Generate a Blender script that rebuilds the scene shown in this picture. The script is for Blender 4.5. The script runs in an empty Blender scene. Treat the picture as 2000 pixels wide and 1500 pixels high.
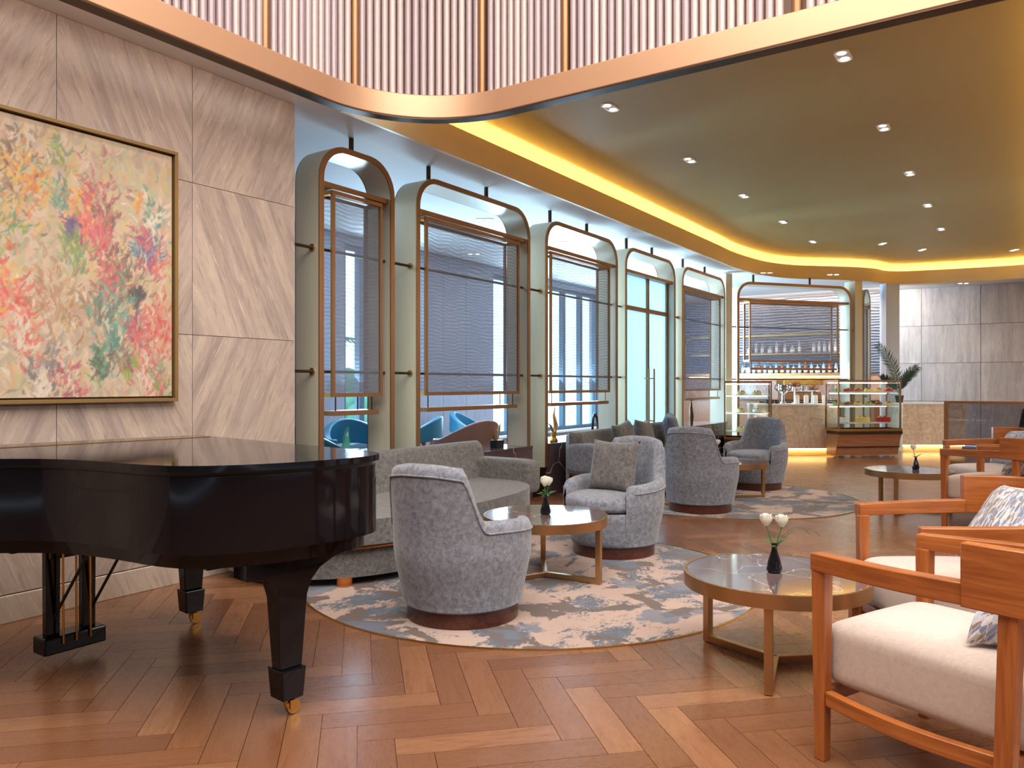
import bpy, bmesh, math, random
from math import sin, cos, pi, radians, sqrt, atan2
from mathutils import Vector, Matrix
from mathutils.geometry import tessellate_polygon
random.seed(7)
SC = bpy.context.scene
COL = SC.collection
# hall axes: +X runs along the brass screens away from the camera, +Y points at the screens, Z up, metres
# ---------------------------------------------------------------- camera, world, lights, exposure
cam = bpy.data.cameras.new('camera'); camo = bpy.data.objects.new('camera', cam); COL.objects.link(camo)
cam.sensor_width = 36; cam.lens = 1510 / 2000 * 36; cam.shift_y = 2 / 2000; cam.clip_start = 0.05
camo.location = (0, 0, 1.3); camo.rotation_euler = (pi / 2, 0, radians(33.8 - 90))
SC.camera = camo
W = bpy.data.worlds.new('sky'); SC.world = W; W.use_nodes = True
bg = W.node_tree.nodes['Background']; bg.inputs[0].default_value = (0.55, 0.78, 1.0, 1); bg.inputs[1].default_value = 7.0
SC.view_settings.view_transform = 'Standard'; SC.view_settings.look = 'None'
SC.view_settings.gamma = 1; SC.view_settings.use_curve_mapping = False
SC.view_settings.exposure = 0.22

def area(name, loc, rot, sx, sy, watts, color, spread=180):
    l = bpy.data.lights.new(name, 'AREA'); l.shape = 'RECTANGLE'; l.size = sx; l.size_y = sy
    l.energy = watts; l.color = color; l.spread = radians(spread)
    o = bpy.data.objects.new(name, l); COL.objects.link(o); o.location = loc; o.rotation_euler = rot
    return o
WARM = (1.0, 0.86, 0.70)
area('atrium_light', (0.6, -0.6, 6.3), (0, 0, 0), 6.5, 7.5, 1000, (1.0, 0.95, 0.89))
area('hall_fill', (10.5, -3.4, 3.38), (0, 0, 0), 14.0, 3.0, 620, (1.0, 0.93, 0.86))  # added fill panel out of view that brightens the hall, no fitting behind it
# added fills for seating room and stone wall, then daylight at each glazed bay
area('side_room_fill', (9.5, 6.4, 3.40), (0, 0, 0), 11.0, 1.2, 150, (0.62, 0.82, 1.0))  # added cool panel that brightens the room beyond the screens
area('stone_wall_fill', (0.5, 4.27, 3.41), (radians(18), 0, 0), 7.0, .06, 32, (1.0, 0.93, 0.84))  # invented strip source that lifts the upper stone wall
for wx, ww in ((8.1, 0.8), (11.95, 1.2), (14.35, 2.2)):
    area('window_daylight', (wx, 7.9, 1.9), (radians(-90), 0, 0), ww, 2.7, 125 * ww, (0.50, 0.76, 1.0))
    area('soffit_fill', (wx, 7.88, 1.2), (radians(-140), 0, 0), ww, 1.4, 85 * ww, (0.46, 0.74, 1.0))  # extra upturned source added to brighten the soffit, standing in for ground bounce

# ---------------------------------------------------------------- materials
def srgb(r, g, b):
    f = lambda c: c / 12.92 if c <= 0.04045 else ((c + 0.055) / 1.055) ** 2.4
    return (f(r / 255), f(g / 255), f(b / 255), 1)
class NT:
    def __init__(s, name):
        s.m = bpy.data.materials.new(name); s.m.use_nodes = True
        s.t = s.m.node_tree; s.b = s.t.nodes['Principled BSDF']; s.out = s.t.nodes['Material Output']
    def n(s, kind, **kw):
        nd = s.t.nodes.new('ShaderNode' + kind)
        for k, v in kw.items():
            if k in nd.inputs.keys(): nd.inputs[k].default_value = v
            else: setattr(nd, k, v)
        return nd
    def l(s, a, b): s.t.links.new(a, b)
    def coord(s, kind='Object', scale=(1, 1, 1), rot=(0, 0, 0), loc=(0, 0, 0)):
        c = s.n('TexCoord'); m = s.n('Mapping'); s.l(c.outputs[kind], m.inputs[0])
        m.inputs['Scale'].default_value = scale; m.inputs['Rotation'].default_value = rot; m.inputs['Location'].default_value = loc
        return m.outputs[0]
    def noise(s, vec, scale, detail=4, rough=.55, dist=0):
        n = s.n('TexNoise'); s.l(vec, n.inputs['Vector'])
        n.inputs['Scale'].default_value = scale; n.inputs['Detail'].default_value = detail
        n.inputs['Roughness'].default_value = rough; n.inputs['Distortion'].default_value = dist
        return n.outputs[0]
    def ramp(s, fac, stops, interp='LINEAR'):
        r = s.n('ValToRGB'); s.l(fac, r.inputs[0]); e = r.color_ramp.elements; r.color_ramp.interpolation = interp
        while len(e) < len(stops): e.new(0.5)
        for i, (p, c) in enumerate(stops): e[i].position = p; e[i].color = c if len(c) == 4 else (*c, 1)
        return r.outputs[0]
    def mix(s, fac, a, b, mode='MIX'):
        m = s.n('MixRGB'); m.blend_type = mode
        for i, v in enumerate((fac, a, b)):
            if isinstance(v, (int, float)): m.inputs[i].default_value = v
            elif isinstance(v, tuple): m.inputs[i].default_value = v
            else: s.l(v, m.inputs[i])
        return m.outputs[0]
    def math(s, op, a, b=0.0, clamp=False):
        m = s.n('Math', operation=op); m.use_clamp = clamp
        for i, v in enumerate((a, b)):
            if isinstance(v, (int, float)): m.inputs[i].default_value = v
            else: s.l(v, m.inputs[i])
        return m.outputs[0]
    def bump(s, h, strength=.2, dist=.01):
        b = s.n('Bump'); s.l(h, b.inputs['Height']); b.inputs['Strength'].default_value = strength
        b.inputs['Distance'].default_value = dist; s.l(b.outputs[0], s.b.inputs['Normal'])
    def set(s, color=None, rough=None, metal=None, **kw):
        if color is not None:
            if isinstance(color, tuple): s.b.inputs['Base Color'].default_value = color
            else: s.l(color, s.b.inputs['Base Color'])
        if rough is not None:
            if isinstance(rough, (int, float)): s.b.inputs['Roughness'].default_value = rough
            else: s.l(rough, s.b.inputs['Roughness'])
        if metal is not None: s.b.inputs['Metallic'].default_value = metal
        for k, v in kw.items(): s.b.inputs[k].default_value = v
        return s.m
def plain(name, color, rough=.6, metal=0, bumpy=0, **kw):
    t = NT(name)
    v = t.coord(); n = t.noise(v, 14, 3)
    c = t.mix(0.12, color, t.mix(n, (color[0] * .7, color[1] * .7, color[2] * .7, 1), color))
    t.set(c, rough, metal, **kw)
    if bumpy: t.bump(t.noise(v, 160, 2), bumpy, .003)
    return t.m
M = {}
M['white_plaster'] = plain('white_plaster', srgb(222, 221, 219), .7)
M['olive_paint'] = plain('olive_paint', srgb(176, 160, 104), .55)
M['gold_paint'] = plain('gold_paint', srgb(238, 212, 160), .42)
M['beige_wall'] = plain('beige_wall', srgb(176, 150, 136), .6)
M['dark_wall'] = plain('dark_wall', srgb(84, 72, 64), .6)
M['copper'] = plain('copper', srgb(154, 114, 80), .4, .75)
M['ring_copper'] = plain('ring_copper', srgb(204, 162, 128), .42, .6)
M['bronze'] = plain('bronze', srgb(190, 148, 104), .3, .9)
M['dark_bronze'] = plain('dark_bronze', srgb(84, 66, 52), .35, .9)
M['gold_metal'] = plain('gold_metal', srgb(205, 160, 85), .3, 1)
M['chrome'] = plain('chrome', srgb(215, 215, 215), .12, 1)
M['painted_frame'] = plain('painted_frame', srgb(140, 112, 68), .4, .4)
M['black_plastic'] = plain('black_plastic', srgb(22, 22, 24), .35)
M['black_ceramic'] = plain('black_ceramic', srgb(16, 17, 22), .12)
M['window_frame'] = plain('window_frame', srgb(88, 112, 128), .45, .3)
M['teal_leather'] = plain('teal_leather', srgb(34, 110, 140), .38)
M['brown_leather'] = plain('brown_leather', srgb(150, 112, 98), .42)
M['green_leaf'] = plain('green_leaf', srgb(62, 110, 48), .45)
M['dark_leaf'] = plain('dark_leaf', srgb(46, 72, 50), .5)
M['white_petal'] = plain('white_petal', srgb(245, 242, 226), .55)
M['white_china'] = plain('white_china', srgb(240, 238, 232), .25)
M['red_glaze'] = plain('red_glaze', srgb(190, 42, 40), .3)
M['cream_cake'] = plain('cream_cake', srgb(240, 205, 120), .6)
M['brown_cake'] = plain('brown_cake', srgb(172, 92, 48), .6)
M['green_cake'] = plain('green_cake', srgb(180, 180, 60), .5)
M['terracotta'] = plain('terracotta', srgb(184, 120, 84), .6)
M['concrete'] = plain('concrete', srgb(190, 196, 200), .8)
M['hedge'] = plain('hedge', srgb(70, 120, 92), .8)
M['blue_pillar'] = plain('blue_pillar', srgb(214, 222, 236), .5)
M['pale_trunk'] = plain('pale_trunk', srgb(120, 100, 80), .8)

def lacquer():
    t = NT('black_lacquer'); v = t.coord()
    n = t.noise(v, 3, 5); r = t.ramp(n, [(.4, (.05, .05, .05)), (.8, (.12, .12, .12))])
    return t.set((0.004, 0.004, 0.006, 1), r, 0, **{'Specular IOR Level': .3})
M['black_lacquer'] = lacquer()
def champagne():
    t = NT('brushed_champagne_metal'); v = t.coord(scale=(60, 60, 1.2))
    n = t.noise(v, 2.2, 4); big = t.noise(t.coord(scale=(1, 1, .5)), 2.0, 2)
    c = t.mix(n, srgb(196, 188, 164), srgb(222, 216, 194)); c = t.mix(t.math('MULTIPLY', big, .25), c, srgb(168, 148, 112))
    t.set(c, .42, .3); t.bump(n, .05, .002); return t.m
M['champagne'] = champagne()
def wood(name, c1, c2, rough=.35, axis=(1, 14, 14), coat=.2, sc=3.0, rnd=.5):
    t = NT(name); v = t.coord(scale=axis)
    w = t.noise(v, sc, 6, .6, .8); f = t.noise(v, sc * 7, 3, .6)
    c = t.ramp(w, [(.3, c1), (.72, c2)]); c = t.mix(t.math('MULTIPLY', f, .28), c, (c1[0] * .45, c1[1] * .4, c1[2] * .4, 1))
    t.set(c, rough, 0, **{'Coat Weight': coat, 'Coat Roughness': .15}); t.bump(f, .06, .002); return t.m
M['cherry'] = wood('cherry_wood', srgb(140, 74, 30), srgb(188, 110, 52), .34, axis=(1.2, 1.2, 18))
M['cherry_v'] = wood('cherry_wood_upright', srgb(140, 74, 30), srgb(188, 110, 52), .34, axis=(16, 16, 1))
M['walnut'] = wood('walnut_base', srgb(62, 28, 18), srgb(96, 46, 30), .3)
M['case_wood'] = wood('case_wood', srgb(150, 92, 56), srgb(196, 134, 88), .4, axis=(1, 12, 12))
M['panel_wood'] = wood('pale_panel_wood', srgb(150, 154, 170), srgb(182, 184, 196), .5, axis=(16, 16, 1), coat=0)
def floorwood():
    t = NT('oak_herringbone')
    u = t.n('UVMap'); m = t.n('Mapping'); t.l(u.outputs[0], m.inputs[0]); m.inputs['Scale'].default_value = (1.6, 16, 1)
    a = t.n('Attribute', attribute_name='tint'); oi = t.n('ObjectInfo')
    tint = t.math('ADD', a.outputs['Fac'], t.math('MULTIPLY', oi.outputs['Random'], t.math('SUBTRACT', 1.0, t.math('GREATER_THAN', a.outputs['Fac'], 0.0001))))
    cx = t.n('CombineXYZ'); t.l(t.math('MULTIPLY', tint, 37.0), cx.inputs[0]); t.l(t.math('MULTIPLY', tint, 91.0), cx.inputs[1])
    ad = t.n('VectorMath', operation='ADD'); t.l(m.outputs[0], ad.inputs[0]); t.l(cx.outputs[0], ad.inputs[1])
    g = t.noise(ad.outputs[0], 2.2, 7, .62, 1.2); fi = t.noise(ad.outputs[0], 11, 4, .6, .3)
    base = t.ramp(tint, [(0, srgb(108, 70, 47)), (.3, srgb(118, 78, 52)), (.75, srgb(132, 90, 61)), (1, srgb(147, 102, 70))])
    c = t.mix(t.ramp(g, [(.35, (.55, .55, .55)), (.5, (.1, .1, .1)), (.66, (0, 0, 0))]), base, srgb(104, 62, 42))
    c = t.mix(t.ramp(fi, [(.36, (.4, .4, .4)), (.5, (0, 0, 0))]), c, srgb(118, 74, 50))
    r = t.ramp(fi, [(.3, (.34, .34, .34)), (.7, (.24, .24, .24))])
    t.set(c, r, 0, **{'Coat Weight': .25, 'Coat Roughness': .16}); t.bump(fi, .05, .002); return t.m
M['floor_wood'] = floorwood()
def stone(name, sgn, base=(176, 160, 150), light=(206, 188, 168), dark=(140, 124, 118), upright=False):
    t = NT(name)
    rot = (0, 0, 0) if upright else (0, radians(24 * sgn), 0)
    oi = t.n('ObjectInfo')
    c0 = t.n('TexCoord'); mp = t.n('Mapping'); t.l(c0.outputs['Object'], mp.inputs[0]); mp.inputs['Rotation'].default_value = rot
    off = t.n('CombineXYZ'); t.l(t.math('MULTIPLY', oi.outputs['Random'], 20.0), off.inputs[0]); t.l(t.math('MULTIPLY', oi.outputs['Random'], 7.0), off.inputs[2])
    ad = t.n('VectorMath', operation='ADD'); t.l(mp.outputs[0], ad.inputs[0]); t.l(off.outputs[0], ad.inputs[1])
    sc = t.n('VectorMath', operation='MULTIPLY'); t.l(ad.outputs[0], sc.inputs[0]); sc.inputs[1].default_value = (7, 7, .7)
    b = t.noise(sc.outputs[0], 1.3, 5, .6, .5); f = t.noise(sc.outputs[0], 7, 5, .65, .6)
    blotch = t.noise(ad.outputs[0], 2.2, 5, .65, .4)
    c = t.ramp(b, [(.32, srgb(*dark)), (.5, srgb(*base)), (.68, srgb(*light))])
    c = t.mix(t.math('MULTIPLY', f, .5), c, srgb(*base))
    c = t.mix(t.ramp(f, [(.36, (.5, .5, .5)), (.45, (0, 0, 0))]), c, srgb(dark[0] - 12, dark[1] - 14, dark[2] - 10))
    c = t.mix(t.ramp(f, [(.6, (0, 0, 0)), (.66, (.55, .55, .55))]), c, srgb(222, 202, 174))
    c = t.mix(t.ramp(blotch, [(.4, (.3, .3, .3)), (.6, (0, 0, 0))]), c, srgb(*dark))
    t.set(c, .4, 0); t.bump(f, .04, .002); return t.m
M['stone_a'] = stone('travertine_leaning_right', 1, (178, 160, 148), (206, 186, 166), (146, 128, 122))
M['stone_b'] = stone('travertine_leaning_left', -1, (178, 160, 148), (206, 186, 166), (146, 128, 122))
M['stone_up'] = stone('travertine_upright', 0, (184, 178, 176), (206, 200, 196), (156, 150, 150), True)
M['stone_band'] = stone('travertine_skirting', 1, (196, 178, 160), (214, 198, 178), (170, 152, 140))
def marble(name, base, dark, vein, scale, rough, vw=.025):
    t = NT(name); v = t.coord()
    n = t.noise(v, scale, 6, .6, 1.0)
    d = t.n('VectorMath', operation='ADD'); t.l(v, d.inputs[0])
    nz = t.n('TexNoise'); t.l(v, nz.inputs['Vector']); nz.inputs['Scale'].default_value = scale * .8; nz.inputs['Detail'].default_value = 4
    t.l(nz.outputs[1], d.inputs[1])
    vo = t.n('TexVoronoi', feature='DISTANCE_TO_EDGE'); t.l(d.outputs[0], vo.inputs['Vector']); vo.inputs['Scale'].default_value = scale * .9
    c = t.ramp(n, [(.3, dark), (.7, base)])
    c = t.mix(t.ramp(vo.outputs['Distance'], [(0, (.8, .8, .8)), (vw, (0, 0, 0))]), c, vein)
    return t.set(c, rough, 0, **{'Coat Weight': .3, 'Coat Roughness': .05})
M['brown_marble'] = marble('brown_marble', srgb(112, 94, 92), srgb(84, 68, 68), srgb(226, 206, 190), 3.0, .1, .012)
M['plinth_marble'] = marble('plinth_marble', srgb(96, 76, 80), srgb(66, 52, 56), srgb(200, 186, 186), 1.3, .16, .008)
def barmarble():
    t = NT('swirled_beige_marble'); v = t.coord()
    n = t.noise(v, 3.2, 8, .68, 3.0); w = t.n('TexWave', wave_type='BANDS'); t.l(v, w.inputs[0])
    w.inputs['Scale'].default_value = 1.1; w.inputs['Distortion'].default_value = 9; w.inputs['Detail'].default_value = 6
    c = t.ramp(n, [(.26, srgb(140, 112, 90)), (.4, srgb(206, 182, 154)), (.7, srgb(236, 220, 198))])
    c = t.mix(t.ramp(w.outputs[1], [(.0, (.18, .18, .18)), (.05, (0, 0, 0))]), c, srgb(128, 108, 92))
    return t.set(c, .22)
M['bar_marble'] = barmarble()
def wavyslab():
    t = NT('wavy_grey_slab'); v = t.coord(scale=(1, 1, 2.2))
    w = t.n('TexWave', wave_type='BANDS', bands_direction='Z'); t.l(v, w.inputs[0]); w.inputs['Scale'].default_value = 2.2
    w.inputs['Distortion'].default_value = 7; w.inputs['Detail'].default_value = 4; w.inputs['Detail Scale'].default_value = .7
    c = t.ramp(w.outputs[1], [(.0, srgb(58, 60, 72)), (.5, srgb(84, 88, 100)), (1, srgb(150, 152, 160))])
    return t.set(c, .3)
M['wavy_slab'] = wavyslab()
M['pink_splash'] = marble('pink_backsplash', srgb(214, 160, 130), srgb(188, 132, 104), srgb(236, 202, 180), 2.2, .25)
def fabric(name, c1, c2, sc=26, rough=.95, fine=240, amt=.6):
    t = NT(name); v = t.coord()
    n = t.noise(v, sc, 6, .72, .6); f = t.noise(v, fine, 2, .6)
    st = t.noise(t.coord(scale=(1, 1, .12)), fine, 2)
    c = t.ramp(n, [(.34, c1), (.64, c2)]); c = t.mix(t.math('MULTIPLY', f, .4), c, c1)
    t.set(c, rough, 0, **{'Sheen Weight': .35, 'Sheen Roughness': .4}); t.bump(t.mix(.5, f, st), amt, .004); return t.m
M['grey_chenille'] = fabric('grey_chenille', srgb(98, 101, 110), srgb(152, 155, 166), 34)
M['sofa_chenille'] = fabric('taupe_grey_chenille', srgb(76, 73, 71), srgb(126, 122, 120), 34)
M['cream_fabric'] = fabric('cream_linen', srgb(192, 174, 162), srgb(208, 192, 182), 60, .9, 300, .25)
M['dark_fabric'] = fabric('blue_grey_weave', srgb(60, 66, 84), srgb(140, 146, 164), 60)
def spotted():
    t = NT('brushstroke_pillow_cloth'); v = t.coord(scale=(95, 95, 26), rot=(0, radians(14), 0))
    vo = t.n('TexVoronoi', feature='F1'); t.l(v, vo.inputs['Vector']); vo.inputs['Scale'].default_value = 1.0
    vo2 = t.n('TexVoronoi', feature='DISTANCE_TO_EDGE'); t.l(v, vo2.inputs['Vector']); vo2.inputs['Scale'].default_value = 1.0
    hs = t.n('SeparateColor'); t.l(vo.outputs['Color'], hs.inputs[0])
    c = t.ramp(hs.outputs[0], [(0, srgb(122, 130, 152)), (.3, srgb(190, 190, 198)), (.5, srgb(150, 140, 136)), (.72, srgb(214, 208, 206)), (.9, srgb(142, 114, 98))], 'CONSTANT')
    c = t.mix(t.ramp(vo2.outputs['Distance'], [(.01, (.8, .8, .8)), (.06, (0, 0, 0))]), c, srgb(216, 212, 212))
    t.set(c, .9); t.bump(t.noise(t.coord(), 200, 2), .3, .003); return t.m
M['spotted_cloth'] = spotted()
def rugmat():
    t = NT('abstract_rug_pile'); v = t.coord(); s1 = t.coord(scale=(1, 1.5, 1), rot=(0, 0, .5))
    n1 = t.noise(s1, 1.9, 8, .66, .5); n2 = t.noise(t.coord(loc=(4, 9, 0)), 3.0, 5, .55, .6)
    n3 = t.noise(t.coord(loc=(-7, 3, 0)), 2.4, 4, .5, .2); f = t.noise(v, 300, 2); mid = t.noise(v, 22, 4, .7)
    c = t.mix(t.noise(t.coord(loc=(2, 2, 0)), 2.0, 4), srgb(164, 138, 124), srgb(182, 158, 146))
    rag = t.math('ADD', n1, t.math('MULTIPLY', t.math('SUBTRACT', t.noise(t.coord(scale=(1, 2.2, 1), rot=(0, 0, .5)), 26, 5, .75), .5), .42))
    c = t.mix(t.ramp(rag, [(.52, (0, 0, 0)), (.545, (1, 1, 1))]), c, t.mix(mid, srgb(40, 54, 74), srgb(104, 112, 122)))
    rag2 = t.math('ADD', n2, t.math('MULTIPLY', t.math('SUBTRACT', mid, .5), .1))
    c = t.mix(t.ramp(rag2, [(.55, (0, 0, 0)), (.565, (1, 1, 1))]), c, srgb(92, 78, 72))
    c = t.mix(t.ramp(n3, [(.56, (0, 0, 0)), (.59, (.8, .8, .8))]), c, srgb(88, 100, 118))
    c = t.mix(t.math('MULTIPLY', f, .14), c, srgb(120, 104, 98))
    t.set(c, .98, 0, **{'Sheen Weight': .2}); t.bump(f, .5, .004); return t.m
M['rug'] = rugmat()
def glass(name, color=(1, 1, 1, 1), rough=.0, alpha=.12):
    # thin pane: mostly clear, with a real mirror reflection growing at grazing angles
    t = NT(name); tr = t.n('BsdfTransparent'); tr.inputs[0].default_value = color
    gl = t.n('BsdfGlossy'); gl.inputs['Roughness'].default_value = rough + .02
    fr = t.n('LayerWeight')
    mx = t.n('MixShader'); t.l(t.math('ADD', t.math('MULTIPLY', t.math('POWER', fr.outputs['Facing'], 5.0), .7), alpha * .3), mx.inputs[0]); t.l(tr.outputs[0], mx.inputs[1]); t.l(gl.outputs[0], mx.inputs[2])
    t.l(mx.outputs[0], t.out.inputs[0]); return t.m
M['pane'] = glass('clear_pane', (.93, .97, .97, 1))
M['smoked_pane'] = glass('smoked_pane', (.62, .62, .66, 1))
def frosted():
    t = NT('frosted_door_glass')
    t.set(srgb(214, 232, 238), .5, 0, **{'Transmission Weight': .0, 'Specular IOR Level': .5})
    tl = t.n('BsdfTranslucent'); tl.inputs[0].default_value = srgb(220, 238, 244)
    n = t.noise(t.coord(scale=(1, 1, .2)), 40, 3); t.bump(n, .05, .002)
    mx = t.n('MixShader'); mx.inputs[0].default_value = .6; t.l(t.b.outputs[0], mx.inputs[1]); t.l(tl.outputs[0], mx.inputs[2]); t.l(mx.outputs[0], t.out.inputs[0])
    return t.m
M['frosted'] = frosted()
def rodglass():
    t = NT('mauve_glass_rod'); v = t.coord(scale=(1, 1, .35)); oi = t.n('ObjectInfo')
    n = t.noise(t.coord(scale=(30, 30, 5)), 1.0, 4, .6, .6)
    c = t.mix(oi.outputs['Random'], srgb(228, 208, 202), srgb(190, 168, 174))
    t.set(c, .12, 0, **{'Transmission Weight': .35, 'IOR': 1.35, 'Coat Weight': .6, 'Coat Roughness': .05}); t.bump(n, .25, .01)
    return t.m
M['rod_glass'] = rodglass()
def meshmat(name, color, fac, sc=1.0):
    t = NT(name); w = t.n('TexWave', wave_type='BANDS', bands_direction='Z'); t.l(t.coord(scale=(1, 1, 1)), w.inputs[0])
    w.inputs['Scale'].default_value = 9 * sc; w.inputs['Distortion'].default_value = 16; w.inputs['Detail'].default_value = 1.5; w.inputs['Detail Scale'].default_value = .25
    t.set(color, .45, .35)
    tr = t.n('BsdfTransparent'); mx = t.n('MixShader')
    t.l(t.math('ADD', t.math('MULTIPLY', w.outputs[1], .13), fac), mx.inputs[0]); t.l(tr.outputs[0], mx.inputs[1]); t.l(t.b.outputs[0], mx.inputs[2]); t.l(mx.outputs[0], t.out.inputs[0])
    return t.m
M['wire_mesh'] = meshmat('fine_wire_mesh', srgb(138, 146, 166), .30)
M['wire_mesh_back'] = meshmat('fine_wire_mesh_rear', srgb(138, 146, 166), .15)
def emit(name, color, strength):
    t = NT(name); e = t.n('Emission'); e.inputs[0].default_value = color; e.inputs[1].default_value = strength
    t.l(e.outputs[0], t.out.inputs[0]); return t.m
M['cove_led'] = emit('cove_led', (1.0, .80, .34, 1), 46)
M['plinth_led'] = emit('plinth_led', (1.0, .62, .22, 1), 14)
M['case_led'] = emit('case_led', (1.0, .95, .82, 1), 9)
M['lamp_disc'] = emit('lamp_disc', (1.0, .93, .8, 1), 12)
M['teal_glass'] = NT('teal_glass').set(srgb(120, 220, 205), .05, 0, **{'Transmission Weight': .6, 'IOR': 1.45})
M['bottle_glass'] = NT('bottle_glass').set(srgb(206, 214, 222), .08, 0, **{'Transmission Weight': .45, 'IOR': 1.4})
M['amber_glass'] = NT('amber_glass').set(srgb(190, 110, 50), .08, 0, **{'Transmission Weight': .3, 'IOR': 1.4})

# ---------------------------------------------------------------- mesh builder
class MB:
    def __init__(s): s.v = []; s.f = []
    def add(s, vs, fs):
        o = len(s.v); s.v += [tuple(p) for p in vs]; s.f += [tuple(i + o for i in q) for q in fs]; return s
    def box(s, x0, x1, y0, y1, z0, z1):
        v = [(x0, y0, z0), (x1, y0, z0), (x1, y1, z0), (x0, y1, z0), (x0, y0, z1), (x1, y0, z1), (x1, y1, z1), (x0, y1, z1)]
        return s.add(v, [(0, 3, 2, 1), (4, 5, 6, 7), (0, 1, 5, 4), (1, 2, 6, 5), (2, 3, 7, 6), (3, 0, 4, 7)])
    def hexa(s, bot, top):
        return s.add(list(bot) + list(top), [(3, 2, 1, 0), (4, 5, 6, 7), (0, 1, 5, 4), (1, 2, 6, 5), (2, 3, 7, 6), (3, 0, 4, 7)])
    def beam(s, a, b, w, h, up=(0, 0, 1)):
        a, b = Vector(a), Vector(b); d = (b - a).normalized(); side = d.cross(Vector(up))
        if side.length < 1e-5: side = d.cross(Vector((0, 1, 0)))
        side.normalize(); u = side.cross(d); q = []
        for p in (a, b):
            for i, j in ((-1, -1), (1, -1), (1, 1), (-1, 1)): q.append(p + side * (i * w / 2) + u * (j * h / 2))
        return s.hexa(q[:4], q[4:])
    def tube(s, pts, r, n=10, closed=False):
        pts = [Vector(p) for p in pts]; N = len(pts); rs = r if isinstance(r, (list, tuple)) else [r] * N
        prev = None; o = len(s.v)
        for i, p in enumerate(pts):
            if closed: d = pts[(i + 1) % N] - pts[i - 1]
            else: d = pts[min(i + 1, N - 1)] - pts[max(i - 1, 0)]
            d.normalize()
            if prev is None:
                u = d.cross(Vector((0, 0, 1)))
                if u.length < .05: u = d.cross(Vector((0, 1, 0)))
            else: u = prev - d * prev.dot(d)
            u.normalize(); prev = u; w = d.cross(u)
            for k in range(n):
                a = 2 * pi * k / n; s.v.append(tuple(p + u * (cos(a) * rs[i]) + w * (sin(a) * rs[i])))
        for i in range(N if closed else N - 1):
            j = (i + 1) % N
            for k in range(n): s.f.append((o + i * n + k, o + j * n + k, o + j * n + (k + 1) % n, o + i * n + (k + 1) % n)[::-1])
        if not closed:
            s.f.append(tuple(o + k for k in range(n))); s.f.append(tuple(o + (N - 1) * n + k for k in range(n))[::-1])
        return s
    def lathe(s, prof, n=32, c=(0, 0, 0), sx=1, sy=1):
        o = len(s.v); N = len(prof)
        for r, z in prof:
            for k in range(n):
                a = 2 * pi * k / n; s.v.append((c[0] + r * cos(a) * sx, c[1] + r * sin(a) * sy, c[2] + z))
        for i in range(N - 1):
            for k in range(n): s.f.append((o + i * n + k, o + i * n + (k + 1) % n, o + (i + 1) * n + (k + 1) % n, o + (i + 1) * n + k))
        if prof[0][0] > 1e-6: s.f.append(tuple(o + k for k in range(n))[::-1])
        if prof[-1][0] > 1e-6: s.f.append(tuple(o + (N - 1) * n + k for k in range(n)))
        return s
    def prism(s, poly, z0, z1, f=None):
        # polygon (counter-clockwise) extruded from z0 to z1; f maps (a, b, c) to the final axes
        n = len(poly); f = f or (lambda a, b, c: (a, b, c))
        vs = [f(a, b, z0) for a, b in poly] + [f(a, b, z1) for a, b in poly]
        tri = tessellate_polygon([[Vector((a, b, 0)) for a, b in poly]])
        fs = []
        for t in tri:
            a, b, c = t; pa, pb, pc = poly[a], poly[b], poly[c]
            if (pb[0] - pa[0]) * (pc[1] - pa[1]) - (pb[1] - pa[1]) * (pc[0] - pa[0]) < 0: b, c = c, b
            fs.append((a + n, b + n, c + n)); fs.append((c, b, a))
        for i in range(n): fs.append((i, (i + 1) % n, n + (i + 1) % n, n + i))
        return s.add(vs, fs)
    def strip(s, A, B, z0, z1, closed=False, f=None):
        # wall band between plan curves A (one side) and B (other side), z0..z1 (numbers or per-point lists)
        f = f or (lambda a, b, c: (a, b, c)); n = len(A)
        Z0 = z0 if isinstance(z0, list) else [z0] * n; Z1 = z1 if isinstance(z1, list) else [z1] * n
        vs = []
        for i in range(n): vs += [f(*A[i], Z0[i]), f(*A[i], Z1[i]), f(*B[i], Z1[i]), f(*B[i], Z0[i])]
        fs = []
        for i in range(n if closed else n - 1):
            a, b = 4 * i, 4 * ((i + 1) % n)
            for k in range(4): fs.append((a + k, b + k, b + (k + 1) % 4, a + (k + 1) % 4)[::-1])
        if not closed: fs.append((0, 1, 2, 3)); fs.append(tuple(4 * (n - 1) + k for k in (3, 2, 1, 0)))
        return s.add(vs, fs)
    def grid(s, fn, nu, nv, cu=False, cv=False):
        o = len(s.v)
        for i in range(nu):
            for j in range(nv): s.v.append(tuple(fn(i / (nu if cu else nu - 1), j / (nv if cv else nv - 1))))
        for i in range(nu if cu else nu - 1):
            for j in range(nv if cv else nv - 1):
                a = i * nv + j; b = ((i + 1) % nu) * nv + j; jn = (j + 1) % nv
                s.f.append((o + a, o + b, o + ((i + 1) % nu) * nv + jn, o + i * nv + jn))
        return s
    def ball(s, c, rx, ry=None, rz=None, n=12, m=8):
        ry = ry or rx; rz = rz or rx
        return s.lathe_pts([(sin(pi * i / m), -cos(pi * i / m)) for i in range(m + 1)], n, c, rx, ry, rz)
    def lathe_pts(s, prof, n, c, rx, ry, rz):
        o = len(s.v)
        for r, z in prof:
            for k in range(n): a = 2 * pi * k / n; s.v.append((c[0] + r * cos(a) * rx, c[1] + r * sin(a) * ry, c[2] + z * rz))
        for i in range(len(prof) - 1):
            for k in range(n): s.f.append((o + i * n + k, o + i * n + (k + 1) % n, o + (i + 1) * n + (k + 1) % n, o + (i + 1) * n + k))
        return s
    def tf(s, mat):
        s.v = [tuple(mat @ Vector(p)) for p in s.v]; return s
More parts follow.
